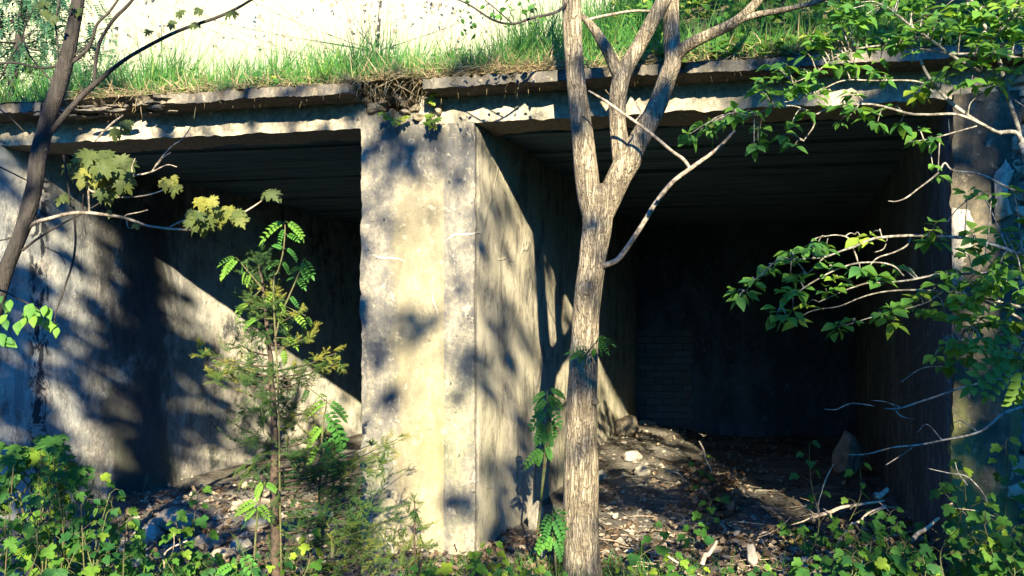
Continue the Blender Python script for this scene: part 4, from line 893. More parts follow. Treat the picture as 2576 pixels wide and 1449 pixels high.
rowan('thin rowan sapling with feathery leaves standing above the juniper top', [([(712, 1640), (705, 1300), (700, 1000), (688, 730), (700, 680), (712, 635), (717, 580), (716, 556)], [5, 5, 5, 5, 5, 4, 4, 3]), ([(690, 860), (706, 794), (726, 748), (743, 709), (757, 675), (763, 655)], [5, 5, 5, 4, 3, 2]),
      ([(660, 725), (636, 697), (615, 672), (600, 653)], [4, 4, 3, 2])],
      [(690, 735, -30, 24, 40, .95), (700, 760, 30, 22, 38, .95), (720, 850, 40, 10, 40, .95), (705, 880, 34, 26, 40, .95), (650, 800, -36, 14, 40, .8), (700, 800, 34, 4, 36, .9), (716, 560, -52, 12, 58, .8), (718, 556, 46, 10, 54, .8), (712, 560, -26, -6, 34, .5), (718, 575, -20, 26, 34, .3), (722, 590, 26, 14, 34, .6), (716, 625, 26, 16, 38, .2), (712, 628, -16, 4, 28, .2), (705, 655, -28, 2, 36, .3), (708, 658, 20, 14, 30, .3), (763, 658, 38, 22, 50, .4), (758, 662, 22, 34, 42, .3), (762, 655, 10, -12, 24, .4), (754, 672, -26, 6, 34, .2), (748, 700, 32, 20, 42, .2),
       (742, 700, -18, -4, 26, .2), (728, 745, 22, 14, 30, .2), (600, 655, -58, 24, 60, .9), (598, 652, -34, 34, 52, .8), (604, 656, 14, 20, 34, .3), (594, 648, -42, -4, 40, .7), (620, 682, -32, 20, 38, .9), (628, 690, -8, 30, 30, .9), (740, 790, 40, 26, 46, .95), (770, 795, 16, 16, 26, .95), (625, 765, -28, 12, 40, .95), (612, 770, -14, 24, 34, .95)], 4.78, seed=2)
rowan('rowan sapling with bright arching leaves between the juniper and the pillar', [([(790, 1640), (800, 1350), (810, 1100), (822, 1010)], [9, 8, 6, 3])],
      [(822, 1010, -40, 10, 60, .8), (822, 1012, 50, 16, 66, .5), (818, 1030, 60, 30, 72, .4), (815, 1060, 74, 40, 80, .3), (812, 1070, -40, 30, 60, .8), (812, 1100, 72, 52, 80, .25), (808, 1140, 60, 40, 70, .2), (806, 1120, -50, 30, 66, .8), (820, 1000, 6, -24, 40, .9), (775, 975, -4, 30, 40, .3)], 5.0, seed=4)
rowan('rowan seedling with one drooping and several lifted leaves among the currants', [([(630, 1640), (640, 1400), (650, 1280), (668, 1210)], [7, 6, 5, 3])],
      [(668, 1210, -40, 30, 55, .9), (664, 1215, 34, 16, 50, .7), (650, 1260, -56, 16, 62, .9), (648, 1270, 40, 22, 54, .8), (645, 1275, -34, 34, 50, .8), (600, 1400, -34, 50, 80, .4), (610, 1390, 40, 40, 70, .4), (590, 1420, -60, 14, 70, .6)], 4.7, seed=5)
rowan('tall thin rowan sapling with shaded leaves beside the forked trunk', [([(1368, 1520), (1352, 1380), (1362, 1250), (1372, 1130), (1378, 1050), (1376, 985)], [9, 8, 7, 6, 5, 3]), ([(1364, 1240), (1370, 1190), (1380, 1110), (1388, 1040)], [4, 4, 4, 2])],
      [(1376, 985, -40, 18, 54, .3), (1378, 982, 40, 4, 58, .3), (1376, 990, 30, 40, 58, .1), (1376, 1000, -50, 34, 62, .1), (1378, 1020, 46, 40, 62, .1), (1378, 1030, -54, 34, 60, .1), (1380, 1050, 22, 62, 66, .1), (1376, 1060, -34, 52, 58, .1), (1374, 1080, 10, 50, 56, .1), (1368, 1130, -48, 22, 52, .5), (1368, 1128, -30, 44, 50, .5), (1374, 1120, 26, 36, 46, .3), (1384, 1000, 44, 14, 50, .3)], 5.55, seed=7)
rowan('low rowan seedling with dark arching leaves at the foot of the forked trunk', [([(1402, 1560), (1398, 1420), (1392, 1330), (1390, 1285)], [7, 6, 5, 3])],
      [(1390, 1285, 48, 26, 62, .1), (1388, 1290, -40, 26, 56, .1), (1390, 1300, 42, 46, 64, .05), (1388, 1310, -34, 44, 56, .1), (1392, 1320, 34, 56, 68, .05), (1388, 1340, -50, 26, 58, .6), (1390, 1345, -24, 40, 50, .6), (1394, 1350, 36, 52, 64, .1), (1390, 1282, 10, -30, 40, .2)], 5.45, seed=8)
rowan('small rowan sprig sprouting from the bark halfway up the forked trunk', [([(1470, 925), (1476, 892), (1490, 872), (1504, 858)], [5, 4, 4, 2])],
      [(1504, 858, 34, -24, 44, .5), (1504, 858, 42, 8, 46, .4), (1500, 866, 22, 34, 42, .5), (1482, 880, -34, -8, 46, .3), (1476, 886, -52, -12, 58, .3), (1478, 884, -20, 22, 40, .4), (1490, 874, 8, 34, 40, .6), (1500, 860, 4, -30, 34, .5)], 5.2, 'rowan_sprig', 9)
rowan('rowan branch with large blue-green leaflets close at the right edge', [([(2700, 1300), (2660, 1060), (2600, 930), (2560, 900), (2530, 890)], [10, 9, 8, 6, 3])],
      [(2545, 895, -130, 48, 150, .05), (2560, 905, -40, -24, 110, .2), (2570, 915, 10, 60, 130, .9), (2540, 905, -60, 80, 110, .3), (2580, 930, 60, 40, 120, .6)], 3.3, 'rowan_branch', 10)

# ------------------------------------------------------------------ currant plants
def currant_parts(m, lf, top, base, rng, n, size, bright=None, spread=.10, mixed=False):
    C = tube(m, [base, base.lerp(top, .35) + Vector((rng.gauss(0, .05), rng.gauss(0, .04), 0)), base.lerp(top, .7) + Vector((rng.gauss(0, .04), rng.gauss(0, .03), 0)), top], [.004, .0035, .003, .0018], 6, 6)
    H = (top - base).length
    for i in range(n):
        k = 1 - (i / n) * min(.75, .55 / max(.2, H)) if n > 1 else 1
        q = C[int(k * (len(C) - 1))]; a = i * 2.4 + rng.uniform(-.5, .5); L = spread * (.35 + .8 * i / n) * rng.uniform(.7, 1.2)
        e = q + Vector((math.cos(a) * L, math.sin(a) * L * .8, L * .45))
        tube(m, [q, q.lerp(e, .6) + Vector((0, 0, .01)), e], [.0018, .0014, .0012], 4, 3)
        d = Vector((math.cos(a), math.sin(a) - .5, -.45 + rng.gauss(0, .25))); sc = size * rng.uniform(.75, 1.4) * (.7 + .55 * i / n)
        lf.put(rng.choice((CURR, CURR, CURR2) if not mixed else (CURR, CURR, CURR2, CURR2, MAPLE2, SIMPLE, PINF, OV1)), frame(e, d, Vector((rng.gauss(0, .3), -.6, 1)), sc), min(1, max(0, rng.random() ** 2 * .9 if bright is None else bright + rng.gauss(0, .15) - .4 * i / n)))
def currant(px, py, Y, label, n=11, size=.06, bright=None, lean=0.0, spread=.10, seed=0):
    rng = random.Random(seed * 31 + int(px)); top = at(px, py, Y)
    base = Vector((top.x + lean, Y + .04, ground_z(top.x + lean, Y + .04) - .01))
    root = thing('currant_seedling', base, label, 'seedling', 'lobed-leaved currant seedlings'); m = MB(); lf = MB()
    currant_parts(m, lf, top, base, rng, n, size, bright, spread)
    m.build('stem', M_STEM, root); lf.build('foliage', M_CURR, root)
CUR = [(500, 1235, 5.0, 'upright lobed-leaf seedling standing over the grey boulder by the painted wall', 14, .062, .5), (443, 1310, 4.8, 'branching lobed-leaf seedling in front of the pale rubble of the left bay', 14, .066, .6),
       (775, 1340, 4.7, 'glowing yellow-green seedling low in the juniper branches', 10, .055, 1.0), (1235, 1372, 5.3, 'lobed seedling with yellow-green leaves at the right corner of the pillar foot', 12, .055, .8),
       (1770, 1150, 7.0, 'tiny seedling beside a forked dry twig on the sunlit floor', 6, .055, .6), (1790, 1260, 6.4, 'small seedling on the dead leaf clump of the right bay floor', 8, .055, .5),
       (1745, 1325, 6.1, 'three-leaved seedling in the litter right of the trunk', 7, .06, .5), (1985, 1320, 5.9, 'seedling with spread lobed leaves beside the pale upright stone', 9, .066, .6),
       (2035, 1120, 5.6, 'lone dark green seedling standing against the black right bay', 9, .058, .2), (2165, 1170, 5.5, 'thin seedling with light green leaf tufts before the shaded side wall', 8, .058, .9),
       (2420, 1130, 5.0, 'bright yellow-green seedling before the stone end wall', 8, .06, 1.0), (2530, 1110, 4.9, 'tall leafy seedling at the right edge below the stone wall', 16, .066, .5), (2370, 1230, 5.0, 'dark seedling with drooping leaves under the bright yellow-green one', 14, .068, .3),
       (2240, 1290, 5.1, 'leafy seedling behind the broken log piece', 16, .07, .4), (2150, 1318, 5.2, 'seedling with two light star-shaped leaves beside the twig pile', 10, .055, .8), (2480, 1250, 4.8, 'seedling with large green leaves over the mossy ground', 14, .068, .6),
       (2230, 1385, 4.7, 'broad dark seedling at the lower edge left of the moss', 16, .075, .2), (2320, 1400, 4.8, 'low seedling pressed against the yellow moss', 12, .06, .4), (2030, 1410, 4.9, 'seedling with fan leaves below the yellow moss cushion', 12, .068, .6),
       (1640, 1320, 5.6, 'seedling with three round-lobed leaves right of the forked trunk', 8, .07, .3), (1690, 1400, 5.2, 'pale seedling in grass at the lower edge right of the trunk', 10, .055, .7), (1160, 1400, 5.0, 'seedling with one broad upright leaf below the pillar', 8, .07, .9),
       (255, 1220, 4.6, 'tall seedling with small drooping leaves before the blue paint', 12, .055, .4), (240, 1270, 4.7, 'seedling with one round leaf before the dark wall foot', 9, .062, .4), (2545, 1400, 4.6, 'leafy seedling in the lower right corner', 14, .066, .4), (1820, 1440, 4.9, 'dark seedling at the lower edge under the pale upright stone', 10, .06, .4)]
for i, c in enumerate(CUR): currant(*c, seed=i)
# the uncountable thicket of currant and maple seedlings in the lower left corner
m = MB(); lf = MB(); rng = random.Random(77)
for i in range(60):
    px = rng.uniform(-80, 330) if i < 52 else rng.uniform(250, 640)
    lim = 1130 + 120 * max(0, (px - 120) / 200) + (70 if px > 330 else 0)
    py = lim + abs(rng.gauss(0, 130)); Y = rng.uniform(4.0, 4.9)
    if py > 1500: py = 1430 + rng.uniform(-40, 30)
    top = at(px, min(py, 1460), Y); base = Vector((top.x + rng.gauss(0, .06), Y + .03, 0))
    currant_parts(m, lf, top, base, rng, rng.randint(8, 14), rng.uniform(.040, .066), None if rng.random() < .75 else .8, rng.uniform(.08, .14), True)
for i in range(26):
    px = rng.uniform(330, 720); top = at(px, 1390 + abs(rng.gauss(0, 40)), rng.uniform(4.5, 5.0)); base = Vector((top.x, top.y, 0))
    currant_parts(m, lf, top, base, rng, 9, .05, None, .1, True)
for i in range(34):
    px = rng.uniform(1050, 2600) if i % 2 else rng.uniform(980, 1420); top = at(px, 1425 + abs(rng.gauss(0, 25)), rng.uniform(4.7, 5.3)); base = Vector((top.x, top.y, 0))
    currant_parts(m, lf, top, base, rng, 7, .05, None if R() < .6 else .9, .08)
for i in range(30):
    px = rng.uniform(2120, 2640); top = at(px, rng.uniform(1300, 1440) - (60 if px > 2450 else 0), rng.uniform(4.6, 5.0)); base = Vector((top.x, top.y, 0))
    currant_parts(m, lf, top, base, rng, 10, .054, None if R() < .7 else .8, .1, True)
tag(lf.build('undergrowth', M_CURR), 'thicket of lobed green leaves along the lower edge', 'undergrowth', kind='stuff')
tag(m.build('undergrowth_stems', M_STEM), 'thin green stalks of the lobed-leaf thicket', 'stems', kind='stuff')
mp2 = MB(); mm_ = MB(); rng = random.Random(5)
root = thing('maple_seedling', at(150, 812 + F * 1.6 / 4.5, 4.5), 'maple seedling with pale toothed leaves before the peeling blue paint', 'seedling')
C = tube(mm_, [at(150, 812 + F * 1.6 / 4.5, 4.5), at(56, 1280, 4.5), at(60, 1240, 4.5), at(85, 1200, 4.5), at(108, 1165, 4.5)], [.008, .006, .005, .004, .003], 7)
tube(mm_, [at(56, 1280, 4.5), at(30, 1250, 4.5), at(0, 1265, 4.5)], [.004, .004, .003], 6)
for px, py, t in [(20, 1125, .4), (50, 1120, .5), (75, 1128, .8), (100, 1140, 1), (120, 1150, 1), (110, 1105, .4), (135, 1100, .3), (150, 1120, .4), (175, 1160, .3), (200, 1170, .4), (190, 1195, .3), (120, 1190, .3), (130, 1215, .5), (30, 1190, .2), (10, 1150, .3), (160, 1230, .7), (70, 1160, .4), (15, 1220, .3), (165, 1190, .3), (45, 1150, .4)]:
    for _ in range(2):
        p = at(px + rng.gauss(0, 6), py + rng.gauss(0, 5), 4.5 + rng.gauss(0, .06)); q = min(C, key=lambda v: (v - p).length)
        tube(mm_, [q, q.lerp(p, .6) + Vector((0, 0, .02)), p], [.003, .002, .0015], 5, 3)
        mp2.put(MAPLE if R() < .5 else MAPLE2, frame(p, Vector((rng.gauss(0, .7), -.8, -.35 + rng.gauss(0, .2))), Vector((0, -.4, 1)), rng.uniform(.07, .10)), t)
mm_.build('stem', M_STEM, root); mp2.build('foliage', M_CURR, root)

# ivy-like sprig growing from the pillar head
for i, (pts, lab) in enumerate([([(1085, 285), (1080, 300), (1092, 305), (1072, 310), (1100, 300), (1088, 318), (1078, 290), (1108, 295)], 'little green plant rooted in a crack at the right of the pillar head'),
                                ([(985, 298), (1000, 303), (975, 290), (1008, 295), (992, 308), (1020, 290), (965, 285)], 'little green plant rooted in a crack at the left of the pillar head'), ([(1085, 245), (1092, 236), (1078, 250), (1084, 258)], 'tiny weed sprouting between the rubble stones of the pillar head')]):
    b0 = on_front(pts[0][0], pts[0][1], 0.0); root = thing('wall_plant', b0, lab, 'plant'); m = MB(); lf = MB()
    for px, py in pts:
        p = on_front(px, py, -.09) + Vector((0, G(.02), 0)); tube(m, [b0, b0.lerp(p, .5) + Vector((0, -.03, .01)), p], [.002, .0016, .0012], 4, 3)
        for _ in range(2): lf.put(CURR, frame(p, Vector((G(.6), -.6, -.5)), Vector((0, -.6, 1)), U(.032, .05)), U(.6, 1))
    m.build('stem', M_STEM, root); lf.build('foliage', M_WEED, root)

# ------------------------------------------------------------------ grass and weeds on the roof
g = MB(); dg = MB(); wd = MB(); rng = random.Random(41)
def vert(s):                                        # how tall the grass stands along the edge
    return 0.75 + 0.35 * noise.noise(Vector((s * 1.3, 0, 0))) + 0.25 * noise.noise(Vector((s * 4, 3, 0)))
for i in range(27000):
    s = rng.uniform(-4.2, 5.0); t = -0.10 + (2.6 if s > 0.3 else 1.5) * rng.random() ** 1.3
    if noise.noise(Vector((s * 2.4, t * 2.4, 2))) < -0.24: continue
    if s < -3.0 and rng.random() < (-3.0 - s) * .8: continue
    p = W(s, t, roof_z(s, t) - .01); h = rng.uniform(.22, .56) * vert(s) * (0.6 if t < .06 else 1.0)
    h *= .8 if s > 1.6 else 1.3
    cl_ = noise.noise(Vector((s * 5, t * 7, 4))); d = Vector((rng.gauss(.6 * cl_, .32), rng.gauss(-.15, .34), 1)); h *= 1 + .6 * cl_; wdt = rng.uniform(.0045, .0095)
    g.put(rng.choice(BL[:3]), frame(p, d, Vector((rng.gauss(0, 1), -1, .1)), (wdt, h, h)), min(1, max(0, rng.gauss(.42, .25) + .35 * noise.noise(Vector((s * 2, t, 5))))))
DRYC = [(1010, 160, .30, 260), (960, 185, .22, 150), (1060, 175, .2, 150), (1250, 150, .28, 320), (1330, 140, .22, 220), (1180, 165, .2, 160), (710, 185, .2, 130), (480, 200, .25, 170), (330, 230, .3, 200), (1620, 140, .22, 140), (1780, 125, .3, 160), (2040, 110, .15, 140), (2150, 130, .2, 60), (860, 190, .2, 90), (250, 240, .2, 120), (1420, 160, .2, 120), (1930, 130, .2, 60), (600, 205, .2, 100)]
for px, py, wdh, n in DRYC:
    s0 = s_of(px, -.05)
    for _ in range(int(n * 1.7)):
        s = s0 + rng.gauss(0, wdh); t = -.14 + abs(rng.gauss(0, .17)); p = W(s, t, roof_z(s, t) + rng.uniform(-.02, .05))
        d = Vector((rng.gauss(0, .8), -abs(rng.gauss(.2, .5)), rng.gauss(.35, .4))); h = rng.uniform(.10, .26)
        dg.put(rng.choice(BL), frame(p, d, Vector((rng.gauss(0, .6), -.6, 1)), (rng.uniform(.004, .008), h, h)))
for i in range(1900):                                # a thatch of dead blades along the whole edge
    s = rng.uniform(-4.2, 5.0); t = -.18 + abs(rng.gauss(0, .12)); p = W(s, t, roof_z(s, max(t, -.17)) + .01)
    if s > 1.6 and rng.random() < .5: continue
    d = Vector((rng.gauss(0, 1), -abs(rng.gauss(.3, .5)), rng.gauss(-.05, .3))); h = rng.uniform(.08, .2)
    dg.put(rng.choice(BL), frame(p, d, Vector((0, -.5, 1)), (.006, h, h)))
for i in range(11500):
    s = rng.uniform(-3.2, 5.2) if i < 4600 else rng.uniform(0.9, 5.2); t = -.12 + 2.4 * rng.random() ** 1.2
    if s < 1.1 and noise.noise(Vector((s * 1.6, t, 7))) < .08: continue
    if noise.noise(Vector((s * 3, t * 3, 9))) < -.25: continue
    p = W(s, t, roof_z(s, t) + rng.uniform(.02, (.42 if s > 1 else .26) if t > .2 else .10)); sc = rng.uniform(.03, .065 if s < 1 else .09)
    wd.put(rng.choice((CURR2, OV1, SIMPLE)), frame(p, Vector((rng.gauss(0, .8), -.6, rng.gauss(-.1, .4))), Vector((rng.gauss(0, .3), -.6, 1)), sc), min(1, max(0, rng.gauss(.45, .28))))
tag(g.build('grass', M_GRASS), 'fresh green grass growing along the bunker roof', 'grass', kind='stuff')
tag(dg.build('dry_grass', M_DRYG), 'dry straw-coloured grass hanging over the roof edge', 'dry grass', kind='stuff')
tag(wd.build('roof_weeds', M_WEED), 'leafy weeds among the grass on the roof bank', 'weeds', kind='stuff')

# ------------------------------------------------------------------ trees beyond the roof
rf = thing('rowan_tree', at(-40, 400, 9.5) * 1.0, 'rowan tree with blue-green feathery foliage beyond the left end of the roof', 'tree')
rf.location.z = 0
m = MB(); lf = MB(); rng = random.Random(8); b = rf.location
C = tube(m, [tuple(b), (b.x + .1, 9.5, 2.2), (b.x + .35, 9.4, 4.0), (b.x + .5, 9.5, 5.6)], [.10, .08, .05, .02], 9)
m.build('trunk', M_BARKM, rf); m = MB()
for i in range(190):
    px, py = rng.uniform(-120, 280), rng.uniform(-90, 265)
    if px > 200 and py < 60: continue
    if noise.noise(Vector((px * .017, py * .02, 3))) < -.18: continue
    p = at(px, py, 9.4 + rng.gauss(0, .5)); q = C[min(len(C) - 1, max(0, int((p.z - .4) / 5.6 * len(C))))]
    if i % 3 == 0: tube(m, [q, q.lerp(p, .5) + Vector((0, 0, -.1)), p], [.014, .008, .003], 5, 4)
    for _ in range(7):
        pp = p + Vector((rng.gauss(0, .12), rng.gauss(0, .15), rng.gauss(0, .09)))
        lf.put(PINF, frame(pp, Vector((rng.gauss(0, 1), rng.gauss(-.3, .6), rng.gauss(-.35, .4))), Vector((0, -.3, 1)), rng.uniform(.13, .2)))
m.build('limb', M_BARKM, rf); lf.build('crown', M_ROWFAR, rf)
bt = thing('washed_out_tree', (-2.6, 15, 0), 'tree with sparse leaves coloured pale as if overexposed against the bright sky above the roof', 'tree')
m = MB(); lf = MB(); rng = random.Random(9)
C = tube(m, [(-2.6, 15, 0), (-2.5, 15, 2.5), (-2.4, 15, 4.5), (-2.2, 15, 7)], [.14, .11, .07, .02], 9); m.build('trunk', M_BARKM, bt); m = MB()
for i in range(120):
    px, py = rng.uniform(180, 1420), rng.uniform(-120, 170)
    if noise.noise(Vector((px * .006, py * .009, 3))) < -.15: continue
    p = at(px, py, 14.5 + rng.gauss(0, .7)); q = C[min(len(C) - 1, max(6, int((p.z - 1.5) / 7 * len(C))))]
    md = q.lerp(p, .55) + Vector((0, 0, -.2))
    if i % 3 == 0: tube(m, [q, md, p], [.013, .006, .0025], 5, 5)
    for _ in range(13):
        pp = p + Vector((rng.gauss(0, .22), rng.gauss(0, .3), rng.gauss(0, .13)))
        lf.put(SIMPLE, frame(pp, rvec() + Vector((0, 0, -.5)), Vector((rng.gauss(0, .6), -1, rng.gauss(.3, .5))), rng.uniform(.06, .11)))
m.build('limb', M_TWIG, bt); lf.build('crown', M_WASHED, bt)

# ------------------------------------------------------------------ stones, twigs and litter
def rock(px, py, size, label, rot=0, seed=1, mat=M_STONE, box=.5, name='stone', cat='stone', sink=.25, lift=0.0):
    p = on_floor(px, py); z = ground_z(p.x, p.y); m = MB(); c = Vector((p.x, p.y, z + size[2] * (1 - sink) + lift))
    stone(m, c, size, rot, seed * 3.7, box, U(0, .5)); tag(m.build(name, mat, smooth=False), label, cat, 'loose stones of the bunker floor')
rock(1592, 1188, (.115, .09, .062), 'upper pale broken block on the sunlit floor of the right bay', .2, 1, M_LIME, .9)
rock(1612, 1212, (.10, .08, .065), 'lower pale broken block resting before another on the sunlit floor', -.3, 2, M_LIME, .8)
rock(1512, 1218, (.07, .07, .06), 'small pale block half hidden behind the forked trunk', .5, 3, M_LIME, .8)
rock(1350, 1330, (.075, .07, .13), 'pale upright boulder between the pillar and the forked trunk', .1, 4, M_LIME, .35)
rock(440, 1345, (.20, .14, .13), 'large rounded grey boulder at the foot of the painted wall', .3, 5, M_STONE, .3)
rock(375, 1368, (.11, .08, .07), 'pale triangular stone beside the large grey boulder', -.2, 6, M_LIME, .4)
rock(520, 1380, (.12, .1, .06), 'flat stone in front of the large grey boulder', .4, 7, M_STONE, .7)
rock(640, 1300, (.20, .12, .05), 'long flat slab of rubble behind the juniper trunk', .1, 8, M_STONE, .9)
rock(640, 1345, (.13, .1, .055), 'sunlit flat block left of the juniper trunk', -.1, 9, M_LIME, .9)
rock(800, 1315, (.13, .1, .07), 'sunlit pale block behind the juniper branches', .3, 10, M_LIME, .7)
rock(560, 1415, (.10, .08, .05), 'grey stone below the flat slabs of the left bay', .3, 11, M_STONE, .5)
rock(610, 1395, (.09, .07, .06), 'pale stone leaning left of the juniper trunk foot', .9, 12, M_LIME, .5)
rock(880, 1150, (.15, .1, .05), 'pale rubble block inside the left bay against the pillar', .2, 13, M_LIME, .8)
rock(1893, 1440, (.036, .03, .085), 'pale upright flake of stone standing in the leaf litter', .2, 14, M_LIME, .75, sink=.1)
rock(2030, 1445, (.06, .05, .035), 'small pale stone at the lower edge below the yellow moss', .4, 15, M_LIME, .4)
rock(1580, 1135, (.16, .15, .16), 'lump of broken masonry at the back end of the dividing wall', .4, 16, M_STONE, .5)
rock(1690, 1085, (.12, .1, .06), 'pale rubble block under the bricked-up doorway', .4, 17, M_LIME, .8)
rock(1625, 1090, (.16, .1, .07), 'sunlit pale rubble left of the bricked-up doorway', .1, 18, M_LIME, .6)
rock(30, 1395, (.10, .08, .07), 'grey stone in the leaves at the foot of the blue wall', .1, 19, M_LIME, .4)
rock(2130, 1200, (.13, .12, .30), 'dark broken block standing against the shaded side wall', .3, 20, M_STONE, .7)
def log(px, py, px2, py2, Y, r, label, name='dead_branch', cat='branch', side=()):
    m = MB(); a, b_ = at(px, py, Y), at(px2, py2, Y); md = a.lerp(b_, .5) + Vector((G(.02), G(.02), G(.015)))
    tube(m, [a, a.lerp(b_, .25) + Vector((0, G(.01), G(.01))), md, b_], [r, r * .95, r * .8, r * .6], 9, 6, .12, wob=.012)
    for x, y, x2, y2 in side: tube(m, [at(x, y, Y), at((x + x2) / 2 + G(3), (y + y2) / 2 + G(3), Y - .03), at(x2, y2, Y - .05)], [r * .45, r * .35, r * .18], 6, 5, .05, wob=.008)
    tag(m.build(name, M_DEAD), label, cat)
log(2200, 1247, 2232, 1230, 5.6, .022, 'short broken pale log piece sticking up before the shaded wall', 'log', 'log')
log(2040, 1300, 2225, 1260, 5.55, .012, 'dry branch lying across the litter below the dark bay', side=[(2060, 1300, 2070, 1225), (2070, 1225, 2098, 1165), (2090, 1300, 2072, 1280), (2140, 1280, 2150, 1265), (2040, 1300, 1990, 1320), (2055, 1302, 2020, 1270)])
log(2140, 1318, 2230, 1272, 5.3, .008, 'thin dry branch with side twigs under the log piece', side=[(2190, 1295, 2260, 1275), (2210, 1262, 2240, 1290), (2140, 1318, 2098, 1390)])
log(2296, 1354, 2365, 1302, 5.0, .013, 'straight pale stick leaning in the seedlings before the stone wall')
log(1908, 1345, 1925, 1338, 5.4, .006, 'thin dry twig lying by the pale upright stone', side=[(1905, 1352, 1965, 1325), (1965, 1325, 1990, 1300)])
log(1760, 1110, 1790, 1190, 6.9, .007, 'upright dry twig with a forked tip on the floor of the right bay', side=[(1768, 1096, 1757, 1090), (1768, 1096, 1775, 1094)])
log(1668, 1178, 1720, 1202, 7.6, .007, 'thin dry twig on the sunlit floor by the pale blocks', side=[(1690, 1196, 1720, 1192)])
log(1680, 1400, 1790, 1460, 5.2, .006, 'thin bent dry stem leaning at the lower edge right of the trunk')
log(1765, 1420, 1805, 1360, 5.1, .014, 'weathered wood stump piece in the seedlings right of the trunk')
log(600, 1290, 645, 1240, 5.6, .006, 'bare branched dry twig before the left wall foot', side=[(620, 1268, 590, 1240), (630, 1255, 600, 1222), (640, 1245, 640, 1210), (612, 1275, 575, 1262)])
log(395, 1440, 470, 1360, 4.7, .006, 'thin dry stick leaning in the left seedlings', side=[(430, 1400, 440, 1340), (395, 1440, 350, 1449)])
log(2390, 1268, 2460, 1285, 5.0, .005, 'dark bare twig before the stone end wall', side=[(2400, 1275, 2440, 1310), (2460, 1285, 2576, 1320)])
lt = MB(); rb = MB(); ms = MB(); tw = MB(); rng = random.Random(61)
def drop(n, x0, x1, y0, y1, sz, bag=lt, hgt=.03, tint=None):
    for _ in range(n):
        px, py = rng.uniform(x0, x1), rng.uniform(y0, y1); p = on_floor(px, py)
        p.x += rng.gauss(0, .05); p.z = ground_z(p.x, p.y) + rng.random() ** 2 * hgt + .004
        d = Vector((rng.gauss(0, 1), rng.gauss(0, 1), rng.gauss(0, .45))); sc = sz * rng.uniform(.6, 1.3)
        bag.put(DRY, frame(p, d, Vector((rng.gauss(0, .5), rng.gauss(0, .5), 1)), sc), rng.random() if tint is None else tint)
drop(1900, 1500, 2500, 1330, 1470, .042); drop(420, 1500, 2300, 1130, 1330, .042); drop(900, 1000, 1500, 1340, 1470, .045); drop(1000, 300, 900, 1240, 1460, .05); drop(120, 1540, 2000, 1085, 1140, .05)
drop(420, 1740, 1850, 1215, 1310, .06, hgt=.16, tint=.35); drop(500, 2000, 2400, 1320, 1449, .05, hgt=.08); drop(300, 1780, 1960, 1360, 1440, .05, hgt=.08)
tag(lt.build('leaf_litter', M_LITTER), 'brown dead leaves strewn over the bunker floor', 'leaf litter', kind='stuff')
for _ in range(1000):
    if rng.random() < .65: p = on_floor(rng.uniform(1500, 1950), 1085 + 330 * rng.random() ** 1.2)
    else: p = on_floor(rng.uniform(330, 900), rng.uniform(1180, 1440))
    z = ground_z(p.x, p.y); k = rng.uniform(.006, .03) * (1.4 if rng.random() < .1 else 1)
    V, Fc = [], []
    for a in range(8):
        an = a * 2.399; V.append(tuple(Vector((p.x, p.y, z + k * .4)) + Vector((math.cos(an), math.sin(an), (a % 3 - 1) * .7)) * k * rng.uniform(.7, 1.1)))
    q = np.array(V); c = q.mean(0)
    rb.add([tuple(c + np.array(o) * k * rng.uniform(.7, 1.2)) for o in ((1, 0, 0), (0, 1, 0), (-1, 0, 0), (0, -1, 0), (.2, .1, .8), (0, 0, -.5))], [(0, 1, 4), (1, 2, 4), (2, 3, 4), (3, 0, 4), (1, 0, 5), (2, 1, 5), (3, 2, 5), (0, 3, 5)], rng.random())
tag(rb.build('rubble', M_LIME, smooth=False), 'small pale chips of concrete and plaster on the floor', 'rubble', kind='stuff')
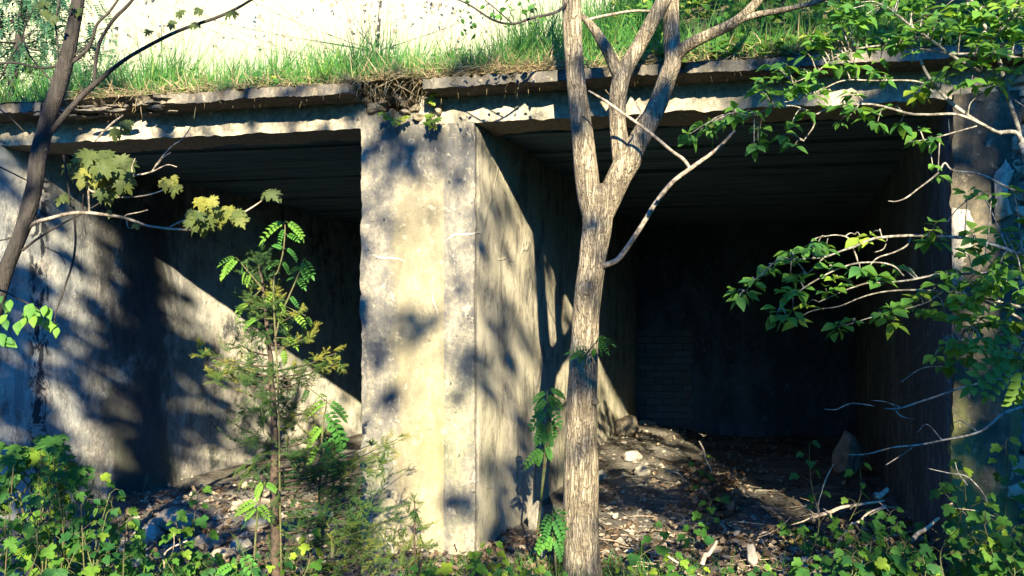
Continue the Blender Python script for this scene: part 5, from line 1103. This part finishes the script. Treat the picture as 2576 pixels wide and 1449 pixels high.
for cx, cy, wx, wy, n in [(2440, 1395, 110, 35, 2600), (2010, 1365, 45, 18, 900), (2160, 1400, 90, 24, 900), (2330, 1325, 60, 14, 500), (1460, 1440, 70, 12, 500), (1930, 1420, 50, 14, 300)]:
    for _ in range(n):
        p = on_floor(cx + rng.gauss(0, wx * .5), cy + rng.gauss(0, wy * .6)); p.z = ground_z(p.x, p.y) + rng.uniform(0, .018)
        ms.put(BL[0], frame(p, Vector((rng.gauss(0, .6), rng.gauss(0, .6), 1)), rvec(), (.004, rng.uniform(.012, .03), .02)))
tag(ms.build('moss', M_MOSS), 'yellow-green moss cushions on the ground before the stone wall', 'moss', kind='stuff')
for _ in range(260):
    p = on_floor(rng.uniform(1520, 2560), rng.uniform(1230, 1460)); p.z = ground_z(p.x, p.y) + rng.uniform(.005, .05)
    d = Vector((rng.gauss(0, 1), rng.gauss(0, .7), rng.gauss(0, .18))).normalized() * rng.uniform(.08, .32)
    tube(tw, [p, p + d * .5 + Vector((0, 0, rng.gauss(0, .012))), p + d], [.0032, .0028, .0016], 5, 3)
tag(tw.build('twig_litter', M_DEAD), 'thin broken twigs scattered over the leaf litter', 'twig litter', kind='stuff')
fg = MB()
for _ in range(1400):
    px = rng.uniform(1000, 1750) if rng.random() < .6 else rng.uniform(1000, 2600)
    p = on_floor(px, rng.uniform(1425, 1520)); p.z = ground_z(p.x, p.y); h = rng.uniform(.05, .16)
    fg.put(rng.choice(BL[:3]), frame(p, Vector((rng.gauss(0, .4), rng.gauss(-.1, .4), 1)), Vector((rng.gauss(0, 1), -1, .1)), (.006, h, h)))
tag(fg.build('ground_grass', M_GRASS), 'short grass tufts along the lower edge by the trunk foot', 'grass', kind='stuff')

# ------------------------------------------------------------------ the wood behind the viewpoint, seen by nobody in the photo but closing off the low sky
fw = MB(); rng = random.Random(90)
for _ in range(5200):
    if rng.random() < .6: p = Vector((rng.uniform(-34, 34), rng.uniform(-27, -21), 9.0 * rng.random()))
    else: p = Vector((rng.choice((-1, 1)) * rng.uniform(13, 18), rng.uniform(-24, 3), 9.5 * rng.random()))
    fw.put(SIMPLE, frame(p, rvec(), rvec(), rng.uniform(.7, 1.3)))
tag(fw.build('unseen_wood', M_SHADE), 'unseen wood closing off the low sky in front of the bunker', 'wood', kind='stuff')
